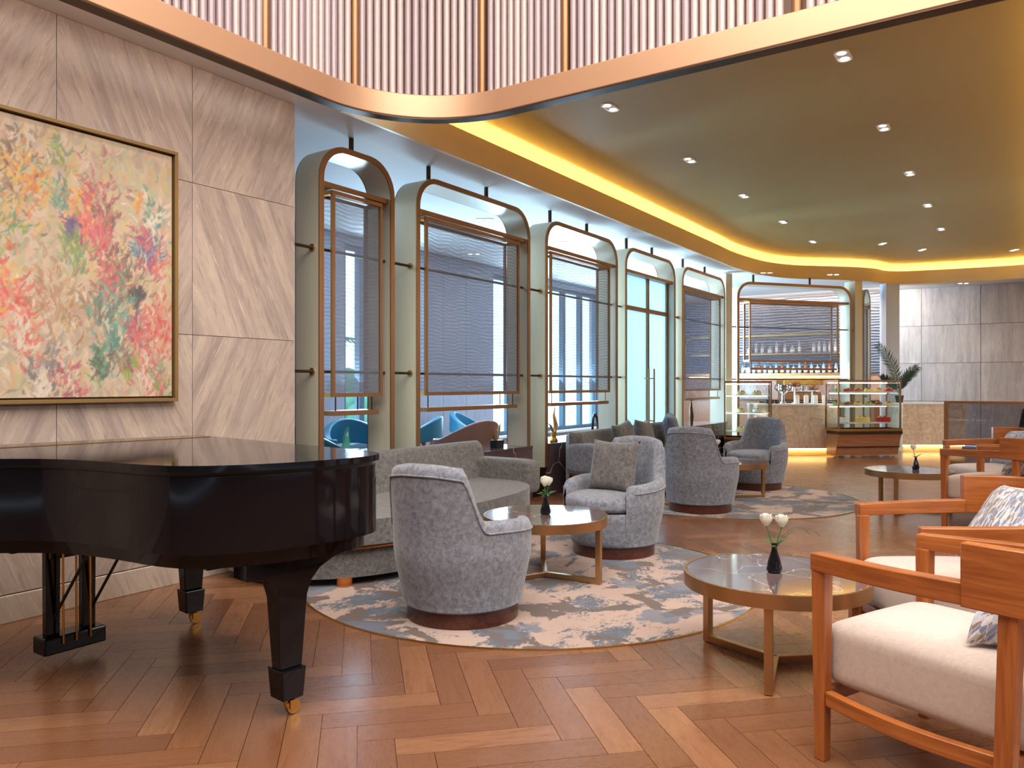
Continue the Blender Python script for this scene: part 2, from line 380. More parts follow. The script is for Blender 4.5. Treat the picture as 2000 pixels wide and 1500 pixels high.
    def build(s, name, mat, parent=None, smooth=True, bevel=0, fix=False, angle=35, loc=None):
        me = bpy.data.meshes.new(name); me.from_pydata(s.v, [], s.f); me.validate(); me.update()
        if fix:
            bm = bmesh.new(); bm.from_mesh(me); bmesh.ops.remove_doubles(bm, verts=bm.verts, dist=1e-5)
            bmesh.ops.recalc_face_normals(bm, faces=bm.faces); bm.to_mesh(me); bm.free()
        if smooth:
            me.shade_smooth(); me.set_sharp_from_angle(angle=radians(angle))
        me.materials.append(M[mat] if isinstance(mat, str) else mat)
        o = bpy.data.objects.new(name, me); COL.objects.link(o)
        if parent: o.parent = parent
        if loc: o.location = loc
        if bevel:
            b = o.modifiers.new('bevel', 'BEVEL'); b.width = bevel; b.segments = 2; b.limit_method = 'ANGLE'; b.angle_limit = radians(40)
        return o
def tag(o, label=None, cat=None, group=None, kind=None):
    if label: o['label'] = label
    if cat: o['category'] = cat
    if group: o['group'] = group
    if kind: o['kind'] = kind
    return o
def thing(name, label, cat, loc=(0, 0, 0), rz=0, group=None):
    o = bpy.data.objects.new(name, None); COL.objects.link(o); o.empty_display_size = .1
    o.location = loc; o.rotation_euler = (0, 0, rz); return tag(o, label, cat, group)
def struct(o): o['kind'] = 'structure'; return o
def dup(root, loc, rz, label, group=None):
    r = root.copy(); COL.objects.link(r); r.location = loc; r.rotation_euler = (0, 0, rz); r['label'] = label
    if group: r['group'] = group
    for ch in list(root.children):
        c = ch.copy(); COL.objects.link(c); c.parent = r
        for g in list(ch.children):
            d = g.copy(); COL.objects.link(d); d.parent = c
    return r
def arc(cx, cy, r, a0, a1, n):
    return [(cx + r * cos(a0 + (a1 - a0) * i / n), cy + r * sin(a0 + (a1 - a0) * i / n)) for i in range(n + 1)]
def chaikin(p, it=3, closed=False):
    for _ in range(it):
        q = []; n = len(p)
        if not closed: q.append(p[0])
        for i in range(n if closed else n - 1):
            a, b = p[i], p[(i + 1) % n]
            q += [(a[0] * .75 + b[0] * .25, a[1] * .75 + b[1] * .25), (a[0] * .25 + b[0] * .75, a[1] * .25 + b[1] * .75)]
        if not closed: q.append(p[-1])
        p = q
    return p
def offset(p, d, closed=False):
    # shift a plan polyline to its left by d
    n = len(p); q = []
    for i in range(n):
        a = p[i - 1] if (closed or i > 0) else p[i]; b = p[(i + 1) % n] if (closed or i < n - 1) else p[i]
        t = Vector((b[0] - a[0], b[1] - a[1])); t.normalize(); q.append((p[i][0] - t.y * d, p[i][1] + t.x * d))
    return q
def proj(x, y, z):
    A = radians(33.8); d = cos(A) * x + sin(A) * y
    if d < .2: return (9999, 9999, d)
    X = sin(A) * x - cos(A) * y
    return (1000 + 1510 * X / d, 752 - 1510 * (z - 1.3) / d, d)

# ================================================================ SETTING
SOF = 3.43; CEI = 3.85
# floor base
fl = struct(MB().box(-5, 19.4, -7, 8.4, -.2, -.014).build('floor', 'floor_wood', smooth=False))
RUGS = [(4.47, 2.85, 1.52), (8.80, 2.98, 1.52)]
# herringbone planks
PL, PW = .60, .134
def plank_mesh():
    g = .0012; m = MB().box(-PL / 2 + g, PL / 2 - g, -PW / 2 + g, PW / 2 - g, -.013, 0)
    return m
pm = plank_mesh(); pme = bpy.data.meshes.new('floor_plank'); pme.from_pydata(pm.v, [], pm.f)
pme.materials.append(M['floor_wood'])
uv = pme.uv_layers.new(name='UVMap')
for lp in pme.loops:
    c = pme.vertices[lp.vertex_index].co; uv.data[lp.index].uv = (c.x, c.y)
planks = []
R45 = pi / 4
for i in range(-160, 200):
    for j in range(-30, 45):
        for k in (0, 1):
            ox, oy = i * PW + j * PL, i * PW - j * PL
            cx, cy = (ox + PL / 2, oy + PW / 2) if k == 0 else (ox + PL + PW / 2, oy + PW - PL / 2)
            x = (cx - cy) * cos(R45); y = (cx + cy) * sin(R45); a = R45 + (0 if k == 0 else pi / 2)
            if not (-1.5 < x < 18.8 and -6.5 < y < 4.95): continue
            if any((x - r[0]) ** 2 + (y - r[1]) ** 2 < (r[2] - .4) ** 2 for r in RUGS): continue
            p = proj(x, y, 0)
            if p[2] < .5 or not (-1500 < p[0] < 4200) or p[1] > 3600: continue
            planks.append((0 if (-30 < p[0] < 2030 and p[1] < 1530) else 1, p[2], x, y, a))
planks.sort()
sing = planks[:285]; rest = planks[285:]
for _, d, x, y, a in sing:
    o = bpy.data.objects.new('floor_plank', pme); COL.objects.link(o); o.parent = fl; o.location = (x, y, 0); o.rotation_euler = (0, 0, a)
vs, fs, uvs, tints = [], [], [], []
for _, d, x, y, a in rest:
    o0 = len(vs); ca, sa = cos(a), sin(a); tt = random.uniform(.02, 1)
    for (px_, py_, pz_) in pm.v:
        vs.append((x + px_ * ca - py_ * sa, y + px_ * sa + py_ * ca, pz_)); uvs.append((px_, py_))
    for q in pm.f: fs.append(tuple(o0 + t for t in q)); tints.append(tt)
me = bpy.data.meshes.new('floor_plank_field'); me.from_pydata(vs, [], fs); me.materials.append(M['floor_wood'])
ul = me.uv_layers.new(name='UVMap')
for lp in me.loops: ul.data[lp.index].uv = uvs[lp.vertex_index]
at = me.attributes.new('tint', 'FLOAT', 'FACE')
for i, t in enumerate(tints): at.data[i].value = t
o = bpy.data.objects.new('floor_plank_field', me); COL.objects.link(o); o.parent = fl; o['kind'] = 'stuff'

# left stone wall
wl = struct(MB().box(-5, 3.955, 4.665, 4.95, 0, 6.5).build('wall_left', 'beige_wall', smooth=False))
xs = [3.965 - .866 * i for i in range(0, 9)]; zs = [.155, .62, 1.635, 2.65, SOF]
for i in range(8):
    for j in range(4):
        w, h = xs[i] - xs[i + 1] - .004, zs[j + 1] - zs[j] - .004
        MB().box(-w / 2, w / 2, 0, .025, -h / 2, h / 2).build('stone_panel', 'stone_a' if (i + j) % 2 == 0 else 'stone_b', wl, False, loc=((xs[i] + xs[i + 1]) / 2, 4.64, (zs[j] + zs[j + 1]) / 2))
bb = struct(MB().box(-5, 3.965, 4.63, 4.665, 0, .15).build('baseboard_left', 'stone_band', smooth=False, bevel=.004))
# outer walls of hall and seating room
struct(MB().box(-5.2, -5, -7, 8.3, 0, 6.7).build('wall_back', 'dark_wall', smooth=False))
struct(MB().box(-5, 19.4, -7.2, -7, 0, 6.7).build('wall_right', 'dark_wall', smooth=False))
we = struct(MB().box(19.22, 19.5, -7, 8.3, 0, 3.6).build('wall_end', 'beige_wall', smooth=False))
# far stone wall panels (right of the bar)
pz = [0, .95, 1.78, 2.60, SOF]
py_ = [2.62, 1.98, .86, -.28, -1.42, -2.56, -3.7, -4.84, -5.98, -6.98]
for i in range(len(py_) - 1):
    for j in range(4):
        w, h = py_[i] - py_[i + 1] - .008, pz[j + 1] - pz[j] - .008
        MB().box(0, .03, -w / 2, w / 2, -h / 2, h / 2).build('stone_panel', 'stone_up', we, False, loc=(19.19, (py_[i] + py_[i + 1]) / 2, (pz[j] + pz[j + 1]) / 2))
# soffit, with one opening for the atrium void and the cove recess
void_corner = arc(3.85, 3.27, .98, pi / 2, .35, 14)
lipA = [(4.25, 4.43)] + [(x, 4.43) for x in (5, 7, 9, 11, 13)]
rec = [(13.0, 4.43), (14.0, 4.45), (15.75, 4.2), (16.75, 3.1), (17.35, 2.62), (18.05, 2.5), (18.3, 1.6), (18.46, .4), (18.45, .0), (17.8, -.2), (16.5, -.2)]
lip = lipA[:-1] + chaikin(rec, 3) + [(14, -.2), (9, -.2), (4.9, -.2)]
hole = [(-5, 4.25), (3.85, 4.25)] + [(4.2, 4.43)] + lip[1:] + [(4.83, -.2), (4.83, -7), (-5, -7)]
outer = [(-5.1, 8.3), (19.4, 8.3), (19.4, -7.1), (4.84, -7.1)]
# soffit = outer region minus hole, as one triangulated sheet: left/far/right of the hole
poly = [(-5, 4.25), (3.85, 4.25), (4.2, 4.43)] + lip[1:] + [(4.83, -.2), (4.83, -7.1), (19.4, -7.1), (19.4, 8.3), (-5, 8.3)]
poly = poly[::-1]
pts = [Vector((a, b, 0)) for a, b in poly]
tri = tessellate_polygon([pts]); mb = MB()
mb.add([(a, b, SOF) for a, b in poly], [t for t in tri])
ce = struct(mb.build('ceiling', 'white_plaster', smooth=False, fix=False))
# recessed olive ceiling above the cove, back of the cove, gold lip and LED strip
cov = offset(lip, .34)
mb = MB(); mb.box(4.9, 19.2, -1.2, 4.9, CEI, CEI + .05)
mb.box(4.3, 4.9, 4.3, 4.9, CEI, CEI + .05)
mb.build('recessed_panel', 'olive_paint', ce, False)
MB().strip(cov, offset(lip, .37), SOF + .01, CEI).build('cove_back', 'gold_paint', ce, fix=True)
MB().strip(lip, offset(lip, .03), SOF - .004, 3.70).build('cove_lip', 'gold_paint', ce, fix=True)
MB().strip(offset(lip, .09), offset(lip, .13), SOF + .1, SOF + .12).build('cove_light', 'cove_led', ce, fix=True)
# atrium: copper ring, glass rods, backing wall, upper box
RX, RY, RR = 4.70, 4.13, .92
def ringpath(off, n=18):
    x, y, r = RX + off, RY + off, RR + off
    return [(-4.97, y), (-2, y), (1, y), (3, y)] + arc(x - r, y - r, r, pi / 2, 0, n) + [(x, 2), (x, 0), (x, -3), (x, -6.97)]
ring = thing('copper_ring', 'copper atrium ring with a curtain of mauve glass rods above it', 'ceiling ring', (0, 0, 0))
MB().strip(ringpath(-.05), ringpath(.055), 3.30, 3.475).build('band', 'ring_copper', ring, fix=True, bevel=.008)
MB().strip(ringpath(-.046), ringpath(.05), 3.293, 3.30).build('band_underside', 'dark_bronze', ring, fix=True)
MB().strip(ringpath(.12), ringpath(.15), 3.40, 6.38).build('backing_panel', 'beige_wall', ring, fix=True)
MB().strip(ringpath(-.05), ringpath(.13), 5.2, 5.35).build('upper_band', 'ring_copper', ring, fix=True)
rp = ringpath(.02, 60); fine = []
acc = 0; SP = .0585
cum = [0]
for a, b in zip(rp, rp[1:]): cum.append(cum[-1] + sqrt((b[0] - a[0]) ** 2 + (b[1] - a[1]) ** 2))
def along(s):
    for i in range(len(rp) - 1):
        if cum[i + 1] >= s:
            f = (s - cum[i]) / (cum[i + 1] - cum[i]); return (rp[i][0] + (rp[i + 1][0] - rp[i][0]) * f, rp[i][1] + (rp[i + 1][1] - rp[i][1]) * f)
    return rp[-1]
mull = [(3.30, 4.15), (4.06, 4.10), (4.69, 3.41), (4.72, 2.71), (4.72, 1.14), (4.72, -.3), (2.5, 4.15), (1.7, 4.15)]
rod_proto = None; s = cum[-1] - 9.0 - 5.0
k = 0
while s < cum[-1] - 3.0:
    x, y = along(s); s += SP
    if any((x - q[0]) ** 2 + (y - q[1]) ** 2 < .045 ** 2 for q in mull): continue
    if rod_proto is None:
        rod_proto = MB().lathe([(.024, 0), (.024, 1.75)], 12).build('glass_rod', 'rod_glass', ring, loc=(x, y, 3.47))
    else:
        c = rod_proto.copy(); COL.objects.link(c); c.location = (x, y, 3.47); c.rotation_euler = (0, 0, random.random() * 6)
    k += 1
for x, y in mull:
    MB().lathe([(.032, 0), (.032, 1.75)], 16).build('copper_post', 'copper', ring, loc=(x, y, 3.47))
struct(MB().box(-5.2, 5.0, -7.2, 4.5, 6.4, 6.6).build('ceiling_atrium', 'white_plaster', smooth=False))

# ---------------------------------------------------------------- brass screens
FD0, FD1 = 4.73, 5.01; MID = 4.87
def archpts(x0, x1, zl, zr, top, r, n=8):
    a = [(x0, zl)] + [(x, z) for x, z in arc(x0 + r, top - r, r, pi, pi / 2, n)] + [(x, z) for x, z in arc(x1 - r, top - r, r, pi / 2, 0, n)] + [(x1, zr)]
    return a
def screen(label, L, zl, zr, matrix, boxl, boxr, kind='mesh', rodx=None, zb=1.20):
    """arched metal frame on local x 0..L, local y 0 (front) .. depth .28"""
    t = thing('brass_screen', label, 'screen', matrix[0], matrix[1])
    out = archpts(0, L, zl, zr, 3.275, .30); inn = archpts(.05, L - .05, zl, zr, 3.225, .25)
    fr = lambda a, b, c: (a, c, b)
    MB().strip(out, inn, .012, .28, f=fr).build('frame_body', 'champagne', t, fix=True)
    MB().strip(out, inn, 0, .012, f=fr).build('copper_edge', 'copper', t, fix=True)
    MB().strip(out, inn, .28, .29, f=fr).build('copper_edge', 'copper', t, fix=True)
    nst = 1 if L < 1.2 else 2
    for i in range(nst):
        x = L * .55 if nst == 1 else (L * .17 if i == 0 else L * .66)
        MB().lathe([(.022, 3.27), (.022, SOF)], 12, (x, .14, 0)).build('hanger_rod', 'dark_bronze', t)
    if rodx:
        for z in (2.41, 1.41):
            MB().tube([(rodx[0], .08, z), (rodx[1], .08, z)], .013, 10).build('tie_rod', 'dark_bronze', t)
            if kind != 'plain': MB().lathe([(.015, -.005), (.030, -.005), (.030, .005), (.015, .005)], 18).tf(Matrix.Translation((-.006, .08, z)) @ Matrix.Rotation(pi / 2, 4, 'Y')).build('rod_collar', 'bronze', t)
    MB().box(.05, L - .05, .03, .25, 2.915, 2.96).build('cross_bar', 'copper', t, False, bevel=.004)
    if kind == 'mesh':
        x0, x1 = boxl, L - boxr; z0, z1 = zb, 2.905; w = .032
        for nm, y0, mt in (('mesh_frame', .045, 'wire_mesh'), ('mesh_frame', .225, 'wire_mesh_back')):
            f = MB(); f.box(x0, x1, y0 - .012, y0 + .012, z1 - w, z1); f.box(x0, x1, y0 - .012, y0 + .012, z0, z0 + w)
            f.box(x0, x0 + w, y0 - .012, y0 + .012, z0 + w, z1 - w); f.box(x1 - w, x1, y0 - .012, y0 + .012, z0 + w, z1 - w)
            fo = f.build(nm, 'copper', t, False)
            MB().box(x0 + w, x1 - w, y0 - .002, y0 + .002, z0 + w, z1 - w).build('wire_mesh', mt, fo, False)
        for x in (x0, x1 - w):
            for z in (z0, z1 - w): MB().box(x, x + w, .057, .213, z, z + w).build('tie_bar', 'gold_metal', t, False)
        # hanging bar below the box
        MB().box(x0 + .01, x1 - .05, .03, .24, z0 - .155, z0 - .115).build('hanging_bar', 'copper', t, False, bevel=.003)
        for x in (x0 + .05, x1 - .12):
            for y in (.05, .22): MB().lathe([(.006, z0 - .14), (.006, z0 + .01)], 8, (x, y, 0)).build('hanger_wire', 'dark_bronze', t)
    return t
FR = [(4.291, 5.176), (5.476, 7.443), (7.78, 9.70), (9.945, 11.80), (12.09, 14.25)]
lab = ['narrow arched brass screen next to the stone wall', 'wide arched brass screen with mesh panel behind the long grey sofa', 'arched brass screen with the foot hanging low, third from the stone wall',
       'arched brass frame holding the frosted glass double door', 'arched brass screen with dark mesh nearest the bar, fifth from the stone wall']
for i, (a, b) in enumerate(FR):
    zl = .61 if i != 2 else .33
    screen(lab[i], b - a, (.61, .61, .33, .0, .61)[i], (.61, .61, .61, .0, .61)[i], ((a, FD0, 0), 0), .17, .12 if i == 0 else .17, 'mesh' if i != 3 else 'door', ((-.32, 1.18), (-.003, 2.30), (-.003, 2.19), None, (-.30, 2.2))[i])
# frosted double door inside frame 4
a, b = FR[3]; xm = 10.98
dr = thing('door_1', None, None, (0, 0, 0)); struct(dr)
for x0, x1 in ((a + .05, a + .1), (xm - .035, xm + .035), (b - .1, b - .05)):
    MB().box(x0, x1, 4.84, 4.9, 0, 2.915).build('door_post', 'copper', dr, False)
MB().box(a + .1, xm - .035, 4.84, 4.9, 2.40, 2.46).build('transom', 'copper', dr, False)
MB().box(xm + .035, b - .1, 4.84, 4.9, 2.40, 2.46).build('transom', 'copper', dr, False)
for x0, x1 in ((a + .1, xm - .035), (xm + .035, b - .1)):
    MB().box(x0, x1, 4.865, 4.875, .02, 2.40).build('glass_leaf', 'frosted', dr, False)
    MB().box(x0, x1, 4.865, 4.875, 2.46, 2.915).build('glass_light', 'frosted', dr, False)
for x in (xm - .1, xm + .1):
    h = MB().tube([(x, 4.79, .62), (x, 4.79, 1.55)], .014, 10); h.tube([(x, 4.79, .75), (x, 4.865, .75)], .01, 8); h.tube([(x, 4.79, 1.4), (x, 4.865, 1.4)], .01, 8)
    h.build('pull_handle', 'bronze', dr)
# plinths under the screens
plab = {0: 'low dark marble plinth behind the piano', 1: 'low dark marble plinth behind the long sofa, with a white seam', 2: 'low dark marble plinth carrying the antler-like bronze', 4: 'low dark marble plinth nearest the bar'}
for i, (a, b) in enumerate(FR):
    if i == 3: continue
    x0 = a if i != 2 else a + .055
    pt = thing('marble_plinth', plab[i], 'plinth', ((x0 + b) / 2, 4.87, 0))
    w = (b - x0) / 2
    MB().box(-w, w, -.17, .42, 0, .58).build('body', 'plinth_marble', pt, False, bevel=.003)
    MB().box(-w, w, -.175, .43, .58, .61).build('top_slab', 'plinth_marble', pt, False, bevel=.003)
MB().box(7.45, 7.83, 4.76, 5.0, 0, .325).build('low_base', 'dark_bronze', None, False)
tag(bpy.data.objects['low_base'], 'low dark base under the foot of the third screen', 'base')
# ---------------------------------------------------------------- seating room beyond the screens
WY = 8.0
wins = [(7.72, 8.5), (11.35, 12.55), (13.25, 15.45)]
ww = MB(); px_ = -5.0
for a, b in wins:
    ww.box(px_, a, WY, WY + .25, 0, SOF); ww.box(a, b, WY, WY + .25, 0, .38); ww.box(a, b, WY, WY + .25, 3.3, SOF); px_ = b
ww.box(px_, 19.4, WY, WY + .25, 0, SOF)
wf = struct(ww.build('wall_front', 'panel_wood', smooth=False))
for i in range(18):
    x = .6 + i * .62
    if any(a - .62 < x < b for a, b in wins): continue
    MB().box(x + .004, x + .616, WY - .018, WY, .1, SOF - .02).build('wall_panel', 'panel_wood', wf, False)
for i, (a, b) in enumerate(wins):
    w = struct(thing('window_%d' % (i + 1), None, None, ((a + b) / 2, WY + .1, 0))); h = (b - a) / 2
    f = MB(); f.box(-h, -h + .07, -.05, .05, .38, 3.3); f.box(h - .07, h, -.05, .05, .38, 3.3); f.box(-h + .07, h - .07, -.05, .05, .38, .45); f.box(-h + .07, h - .07, -.05, .05, 3.23, 3.3)
    f.build('window_frame', 'window_frame', w, False)
    nm = 1 if b - a < 1.5 else 2
    ed = [-h + .07] + [-h + (2 * h) * (j + 1) / (nm + 1) for j in range(nm)] + [h - .07]
    for x in ed[1:-1]: MB().box(x - .05, x + .05, -.05, .05, .45, 3.23).build('mullion', 'window_frame', w, False)
    for x0, x1 in zip(ed, ed[1:]):
        MB().box(x0 + (.05 if x0 != ed[0] else 0), x1 - (.05 if x1 != ed[-1] else 0), -.006, .006, .45, 3.23).build('pane', 'pane', w, False)
    MB().box(-h - .05, h + .05, -.22, -.02, .34, .38).build('window_sill', 'white_plaster', w, False)
# world outside
MB().box(-10, 60, 8.6, 60, -.4, -.05).build('pavement', 'concrete', None, False); struct(bpy.data.objects['pavement'])
tw = thing('office_tower', 'pale tower with stacked white balconies seen through the narrow screen', 'building', (18, 24, 0))
MB().box(-3, 3, 0, 6, -.2, 11).build('wall', 'concrete', tw, False)
for i in range(7):
    MB().box(-3.1, 3.1, -.7, 0, .8 + i * 1.45, 1.45 + i * 1.45).build('balcony', 'white_plaster', tw, False)
hd = MB()
for i in range(60): hd.ball((random.uniform(-2.2, 2.2), random.uniform(-.4, .4), random.uniform(.2, 1.3)), random.uniform(.2, .4), n=7, m=5)
hdo = hd.build('hedge', 'hedge', None); hdo.location = (10.6, 11.5, 0); tag(hdo, 'green hedge outside the window behind the narrow screen', 'hedge')
def palm(name, label, loc, n, ln, h, mat, trunk=True, up=.7, pot=None):
    t = thing(name, label, 'palm', loc)
    if trunk: MB().tube([(0, 0, 0), (.03, 0, h * .5), (0, 0, h)], [.08, .06, .05] if ln > .8 else [.02, .016, .012], 8).build('trunk', 'pale_trunk', t)
    for i in range(n):
        a = 2 * pi * i / n + .4; m = MB(); P = []
        for k in range(13):
            f = k / 12; r = ln * f * (.75 + .1 * (i % 3)); z = h + ln * (up * f - (up * .85) * f * f)
            P.append(Vector((cos(a) * r * (1 if not isinstance(up, tuple) else 1), sin(a) * r, z)))
        m.tube(P, [.012 * ln * (1 - .8 * k / 12) for k in range(13)], 5)
        for k in range(2, 13):
            d = (P[k] - P[k - 1]).normalized(); sd = d.cross(Vector((0, 0, 1))).normalized()
            for sg in (-1, 1):
                L = ln * .34 * sin(pi * (k / 14) ** .8) + .02; tip = P[k] + sd * sg * L * .75 + d * L * .7 - Vector((0, 0, L * .18)); q = d * .018 * ln
                m.add([P[k] - q, P[k] + q, (P[k] + tip) / 2 + q * 1.3, tip, (P[k] + tip) / 2 - q * 1.3], [(0, 1, 2, 3, 4)])
        m.build('frond', mat, t, False)
    return t
palm('palm_tree', 'palm tree outside the window behind the narrow screen', (11.6, 13.2, 0), 9, 1.7, 2.0, 'hedge')

# teal lounge chairs
def barrel(label, loc, rz, mat, group='barrel chairs in the side room'):
    t = thing('barrel_chair', label, 'chair', loc, rz, group)
    A = arc(0, 0, .40, radians(200), radians(-20), 22); A = [(x, -y) for x, y in A]
    # local +y faces the front; back wraps the rear
    th = [radians(160 + 220 * i / 24) for i in range(25)]
    o_ = [(.42 * cos(a), .42 * sin(a)) for a in th]; i_ = [(.34 * cos(a), .34 * sin(a)) for a in th]
    top = [.66 + .22 * max(0, -sin(a)) ** 1.2 for a in th]; bot = [.50 + .08 * max(0, -sin(a)) for a in th]
    MB().strip(o_, i_, bot, top).build('back_band', mat, t, fix=True, bevel=.015)
    MB().lathe([(.30, .30), (.345, .33), (.35, .42), (.32, .46), (.0, .47)], 28).build('seat', mat, t)
    for a in (150, 30, 215, 325):
        x, y = .37 * cos(radians(a)), .37 * sin(radians(a)); MB().tube([(x * .97, y * .97, 0), (x, y, .58)], [.022, .03], 10).build('leg', 'cherry_v', t)
    m = MB().lathe([(.36, .26), (.36, .30)], 24); m.build('seat_frame', 'cherry', t)
    return t
barrel('teal leather barrel chair nearest the stone wall, seen through the narrow screen', (5.62, 6.0, 0), radians(250), 'teal_leather')
b2 = barrel('teal leather barrel chair with a blue-grey pillow, seen through the narrow screen', (6.75, 6.75, 0), radians(160), 'teal_leather')
barrel('teal leather barrel chair with its low back turned, seen through the second screen', (7.95, 6.95, 0), radians(30), 'teal_leather')
barrel('brown leather barrel chair right behind the second screen', (7.55, 5.75, 0), radians(-10), 'brown_leather')
barrel('teal leather barrel chair by the window, holding a dark pillow', (9.75, 7.2, 0), radians(200), 'teal_leather')
barrel('teal barrel chair seen below the fifth screen', (14.9, 6.6, 0), radians(200), 'teal_leather')

# ================================================================ soft furniture helpers
def pillow_mb(w, h, t, n=18):
    def fn(side):
        def g(u, v):
            x, y = 2 * u - 1, 2 * v - 1
            ear = 1 - .10 * (1 - abs(y) ** 2) * abs(x) ** 2; ear2 = 1 - .10 * (1 - abs(x) ** 2) * abs(y) ** 2
            th = t * ((1 - x ** 4) * (1 - y ** 4)) ** .55
            th *= 1 + .06 * sin(5 * x + 2) * cos(4 * y)
            return (x * w / 2 * ear, side * th, y * h / 2 * ear2)
        return g
    m = MB(); m.grid(fn(1), n, n); m.grid(fn(-1), n, n); return m
def pillow(label, loc, rot, w, h, t, mat, group):
    o = pillow_mb(w, h, t).build('throw_pillow', mat, None, fix=True, angle=60)
    o.location = loc; o.rotation_euler = rot
    return tag(o, label, 'pillow', group)
def rounded_box(m, x0, x1, y0, y1, z0, z1, r=.05, crown=0, n=9):
    # superellipsoid-ish cushion as a closed grid
    cx, cy, cz = (x0 + x1) / 2, (y0 + y1) / 2, (z0 + z1) / 2; a, b, c = (x1 - x0) / 2, (y1 - y0) / 2, (z1 - z0) / 2
    nu, nv = 48, 20
    def sgp(v, e): return math.copysign(abs(v) ** e, v)
    ex = .16; ez = .30
    def fn(u, v):
        th = 2 * pi * u; ph = -pi / 2 + pi * v
        cr = max(cos(ph), 0) ** ez
        x = cx + a * cr * sgp(cos(th), ex); y = cy + b * cr * sgp(sin(th), ex); z = cz + c * sgp(sin(ph), ez)
        if crown and sin(ph) > 0: z += crown * (1 - ((x - cx) / a) ** 2) * (1 - ((y - cy) / b) ** 2)
        return (x, y, z)
    return m.grid(fn, nu, nv, cu=True)

# ---------------------------------------------------------------- tub chair (faces local +x)
def tub_chair(label, loc, rz, group):
    t = thing('tub_chair', label, 'armchair', loc, rz, group)
    HB, HA = .885, .60
    def sm(a, b, x): x = min(max((x - a) / (b - a), 0), 1); return x * x * (3 - 2 * x)
    TM = radians(132); NT_ = 73
    def top(th): return HA + (HB - HA) * (1 - sm(radians(33), radians(53), abs(th)) ** .8) - .025 * sm(radians(60), radians(130), abs(th)) - .02 * sm(0, radians(36), abs(th)) ** 2
    def R(z): return .335 + .05 * sm(.08, .42, z) + .012 * sm(.5, .9, z)
    prof_n = 18
    def shell(u, v):
        th = -TM + 2 * TM * u
        end = min(1.0, sqrt(max(0.0, 1 - (max(0, abs(th) - TM + radians(9)) / radians(9)) ** 2)) + .0)
        h = .34 + (top(th) - .34) * (.72 + .28 * end)
        thk = .045 * (.15 + .85 * end)
        # v: outer bottom -> outer top -> roll -> inner bottom
        k = v * 1.0
        lean = .035 * max(0, cos(th)) * 1
        if k < .45:
            z = .10 + (h - .045 - .10) * k / .45; r = R(z) + .006
        elif k < .62:
            a = pi * (k - .45) / .17; r = R(h) - thk + thk * cos(a); z = h - .045 + .045 * sin(a)
        else:
            z = h - .045 - (h - .045 - .34) * (k - .62) / .38; r = R(z) - 2 * thk
        ln = lean * max(0, (z - .45) / .45)
        return (-(r + ln) * cos(th), -(r + ln) * sin(th), z)
    MB().grid(shell, NT_, 40).build('backrest', 'grey_chenille', t, angle=70)
    # lower drum
    MB().lathe([(.30, .085), (.328, .09), (.338, .105), (.345, .13), (.355, .20), (.367, .28), (.374, .335), (.366, .345), (.30, .35), (0, .35)], 56).build('body', 'grey_chenille', t, angle=60)
    MB().lathe([(.315, 0), (.315, .085), (0, .085)], 48).build('swivel_base', 'walnut', t)
    # seat cushion, round front
    def seat(u, v):
        a = 2 * pi * u; ph = -pi / 2 + pi * v; cr = max(cos(ph), 0) ** .35
        rr = .30 + .09 * max(0, cos(a)) ** 2
        if cos(a) > 0: rr = .30 + .095 * cos(a) ** .8
        z = .405 + .062 * math.copysign(abs(sin(ph)) ** .5, sin(ph)) + (.015 * (1 - cr ** 2) if sin(ph) > 0 else 0)
        return (rr * cr * cos(a) + .01, rr * cr * sin(a), z)
    MB().grid(seat, 48, 18, cu=True).build('seat', 'grey_chenille', t, angle=70)
    pts = []
    for i in range(90):
        th = -TM + radians(10) + 2 * (TM - radians(10)) * i / 89; z = top(th) - .06
        ln = .035 * max(0, cos(th)) * max(0, (z - .45) / .45); r = R(z) + ln + .008
        pts.append((-r * cos(th), -r * sin(th), z))
    bo = t.children[0]
    MB().tube(pts, .0055, 6).build('piping', 'grey_chenille', bo)
    return t
c1 = tub_chair('round grey tub chair seen from behind, nearest the piano', (3.50, 2.68, 0), radians(4), 'grey tub chairs')
dup(c1, (5.46, 2.70, 0), radians(172), 'grey tub chair with a square grey pillow, facing the first marble table', 'grey tub chairs')
dup(c1, (7.78, 2.85, 0), radians(3), 'grey tub chair seen from behind on the farther rug', 'grey tub chairs')
dup(c1, (9.83, 2.88, 0), radians(176), 'empty grey tub chair facing us, closest to the bar', 'grey tub chairs')
pillow('square grey pillow on the tub chair facing the first table', (5.50, 2.72, .66), (radians(14), 0, radians(84)), .43, .42, .075, 'sofa_chenille', None)

